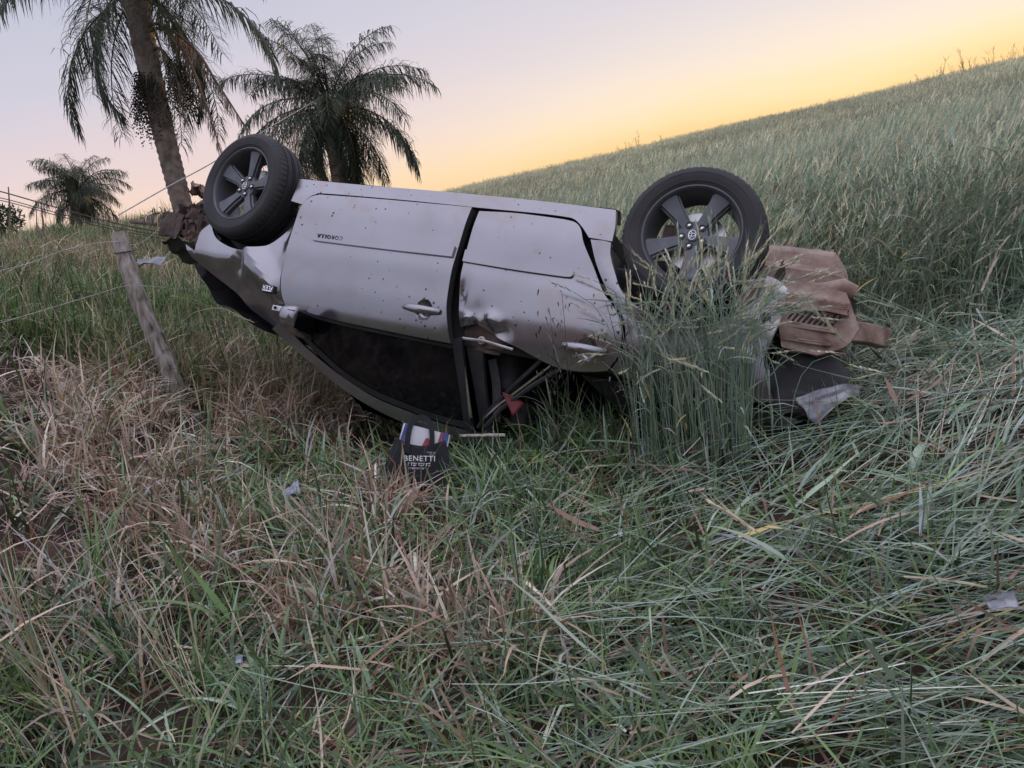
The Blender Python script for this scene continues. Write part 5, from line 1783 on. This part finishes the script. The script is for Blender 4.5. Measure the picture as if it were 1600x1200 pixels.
M_PLAST = noise_mat('milky_plastic', (.12, .13, .16), (.30, .32, .38), 40, .35, coat=.2)
shard('bumper_fragment', 'silver bumper fragment with ridges lying in wheat below the torn tail', 'car fragment', [(1242, 622), (1345, 608), (1340, 618), (1276, 664)], (3.02, 3.12, 3.02, 2.93), 24, 14, M_FRAG, .008, .004, True, -.04)
shard('bumper_fragment', 'dark jagged plastic piece behind the silver bumper fragment', 'car fragment', [(1238, 606), (1300, 622), (1292, 636), (1240, 632)], (3.10, 3.12, 3.05, 3.03), 10, 6, M_BLACK, .012, .003, True)
shard('metal_shard', 'crumpled grey metal piece lying on the bank right of the post', 'car fragment', [(214, 404), (262, 404), (252, 414), (216, 413)], (5.5, 5.5, 5.3, 5.3), 12, 5, M_FRAG, .01, .003, False)
shard('plastic_scrap', 'torn milky plastic scrap in the dead grass below the bag', 'scrap', [(444, 764), (466, 753), (469, 769), (450, 777)], (2.86, 2.92, 2.82, 2.80), 10, 8, M_PLAST, .008, .001, True)
shard('paper_scrap', 'small blue and white printed scrap in the near grass', 'scrap', [(368, 1024), (378, 1025), (380, 1038), (369, 1037)], (2.05, 2.06, 2.03, 2.02), 6, 6, M_PLAST, .003, .001, True)
shard('plastic_scrap', 'flat pale grey shard among the flattened wheat at lower right', 'scrap', [(1535, 932), (1585, 926), (1592, 948), (1548, 955)], (1.70, 1.68, 1.63, 1.65), 8, 6, M_FRAG, .003, .002, True)
shard('red_lamp_piece', 'dark red plastic piece in the broken rear window', 'car fragment', [(784, 612), (800, 618), (820, 630), (801, 651)], (3.66, 3.64, 3.62, 3.60), 6, 6, M_RED, .003, .004, False)
shard('trim_strip', 'thin pale strip lying along the grass below the rear window', 'car fragment', [(718, 679), (790, 678), (790, 682), (718, 683)], (3.56, 3.44, 3.43, 3.55), 8, 2, M_WOOD, .002, .003, False)

# ------------------------------------------------------------------ single weeds
def oat(label, u, v, d, top_v, lean, col):
    p = at(u, v, d); q = at(u + lean, top_v, d)
    z0 = gz(p.x, p.y)
    root = empty('wild_oat', (p.x, p.y, z0))
    tag(root, label, 'weed', 'weeds in front of the rear door')
    b = Vector((0, 0, 0)); t_ = Vector((q.x - p.x, q.y - p.y, q.z - z0))
    pth = [t_ * k + Vector((.03 * math.sin(3 * k), 0, 0)) for k in np.linspace(0, 1, 9)]
    B = Bag()
    tv, tf = tube_data(pth, list(np.linspace(.0025, .001, 9)), 4, False)
    B.add(np.array(tv), np.array(tf), np.tile(col, (len(tv), 1)))
    link('stem', B.mesh('stem'), M_LEAF, root)
    B = Bag()
    n_ = 34
    k_ = rng.uniform(.55, 1.0, n_)
    b_ = np.array([np.array(t_ * k) for k in k_])
    V, Q, C, pe, _ = ribbons(b_, rng.uniform(.02, .10, n_), rng.uniform(0, 6.28, n_), rng.uniform(.3, .9, n_), rng.uniform(.8, 1.6, n_), np.full(n_, .0012), np.tile(col, (n_, 1)), 3)
    B.add(V, Q, C)
    V, Q, C, _, _ = ribbons(pe[:, -1], rng.uniform(.018, .032, n_), rng.uniform(0, 6.28, n_), rng.uniform(2.2, 3.0, n_), np.zeros(n_), np.full(n_, .007), np.tile(col * .8, (n_, 1)), 3)
    B.add(V, Q, C)
    link('seed_head', B.mesh('seed_head'), M_LEAF, root)['kind'] = 'stuff'
    B = Bag()
    n_ = 5
    V, Q, C, _, _ = ribbons(np.array([np.array(t_ * k) for k in rng.uniform(.1, .7, n_)]), rng.uniform(.12, .25, n_), rng.uniform(0, 6.28, n_), rng.uniform(.2, .6, n_), rng.uniform(.6, 1.6, n_), np.full(n_, .008), np.tile(col * 1.1, (n_, 1)), 5)
    B.add(V, Q, C)
    link('leaves', B.mesh('leaves'), M_LEAF, root)['kind'] = 'stuff'
dk = np.array((.06, .065, .045))
oat('dark wild oat stalk with drooping seeds in front of the rear door', 862, 690, 3.0, 455, 14, dk)
oat('shorter wild oat stalk left of the tall one before the rear door', 852, 690, 3.05, 480, 4, dk * 1.2)
oat('leafy dark weed in front of the wheel arch edge', 985, 690, 3.0, 470, -40, dk * 1.1)
oat('second dark weed beside the rear wheel arch', 1000, 680, 3.0, 500, -22, dk * 1.3)
# dry arching stem by the car's nose
st = [at(283, 505, 4.3), at(305, 488, 4.25), at(335, 482, 4.2), at(352, 483, 4.18), at(370, 492, 4.15), at(397, 504, 4.1)]
B = Bag(); tv, tf = tube_data(catmull([np.array(p) for p in st], 5), .0022, 4, False); B.add(np.array(tv), np.array(tf), np.tile(PAL['tan'], (len(tv), 1)))
n_ = 22
V, Q, C, _, _ = ribbons(np.array([np.array(st[2] * (1 - k) + st[5] * k) for k in rng.uniform(0, 1, n_)]), rng.uniform(.015, .035, n_), rng.uniform(0, 6.28, n_), rng.uniform(.8, 2.2, n_), np.zeros(n_), np.full(n_, .006), np.tile(PAL['straw'], (n_, 1)), 2)
B.add(V, Q, C)
tag(link('dry_stem', B.mesh('dry_stem'), M_LEAF), 'arching dry seed stem below the crumpled front fender', 'weed')
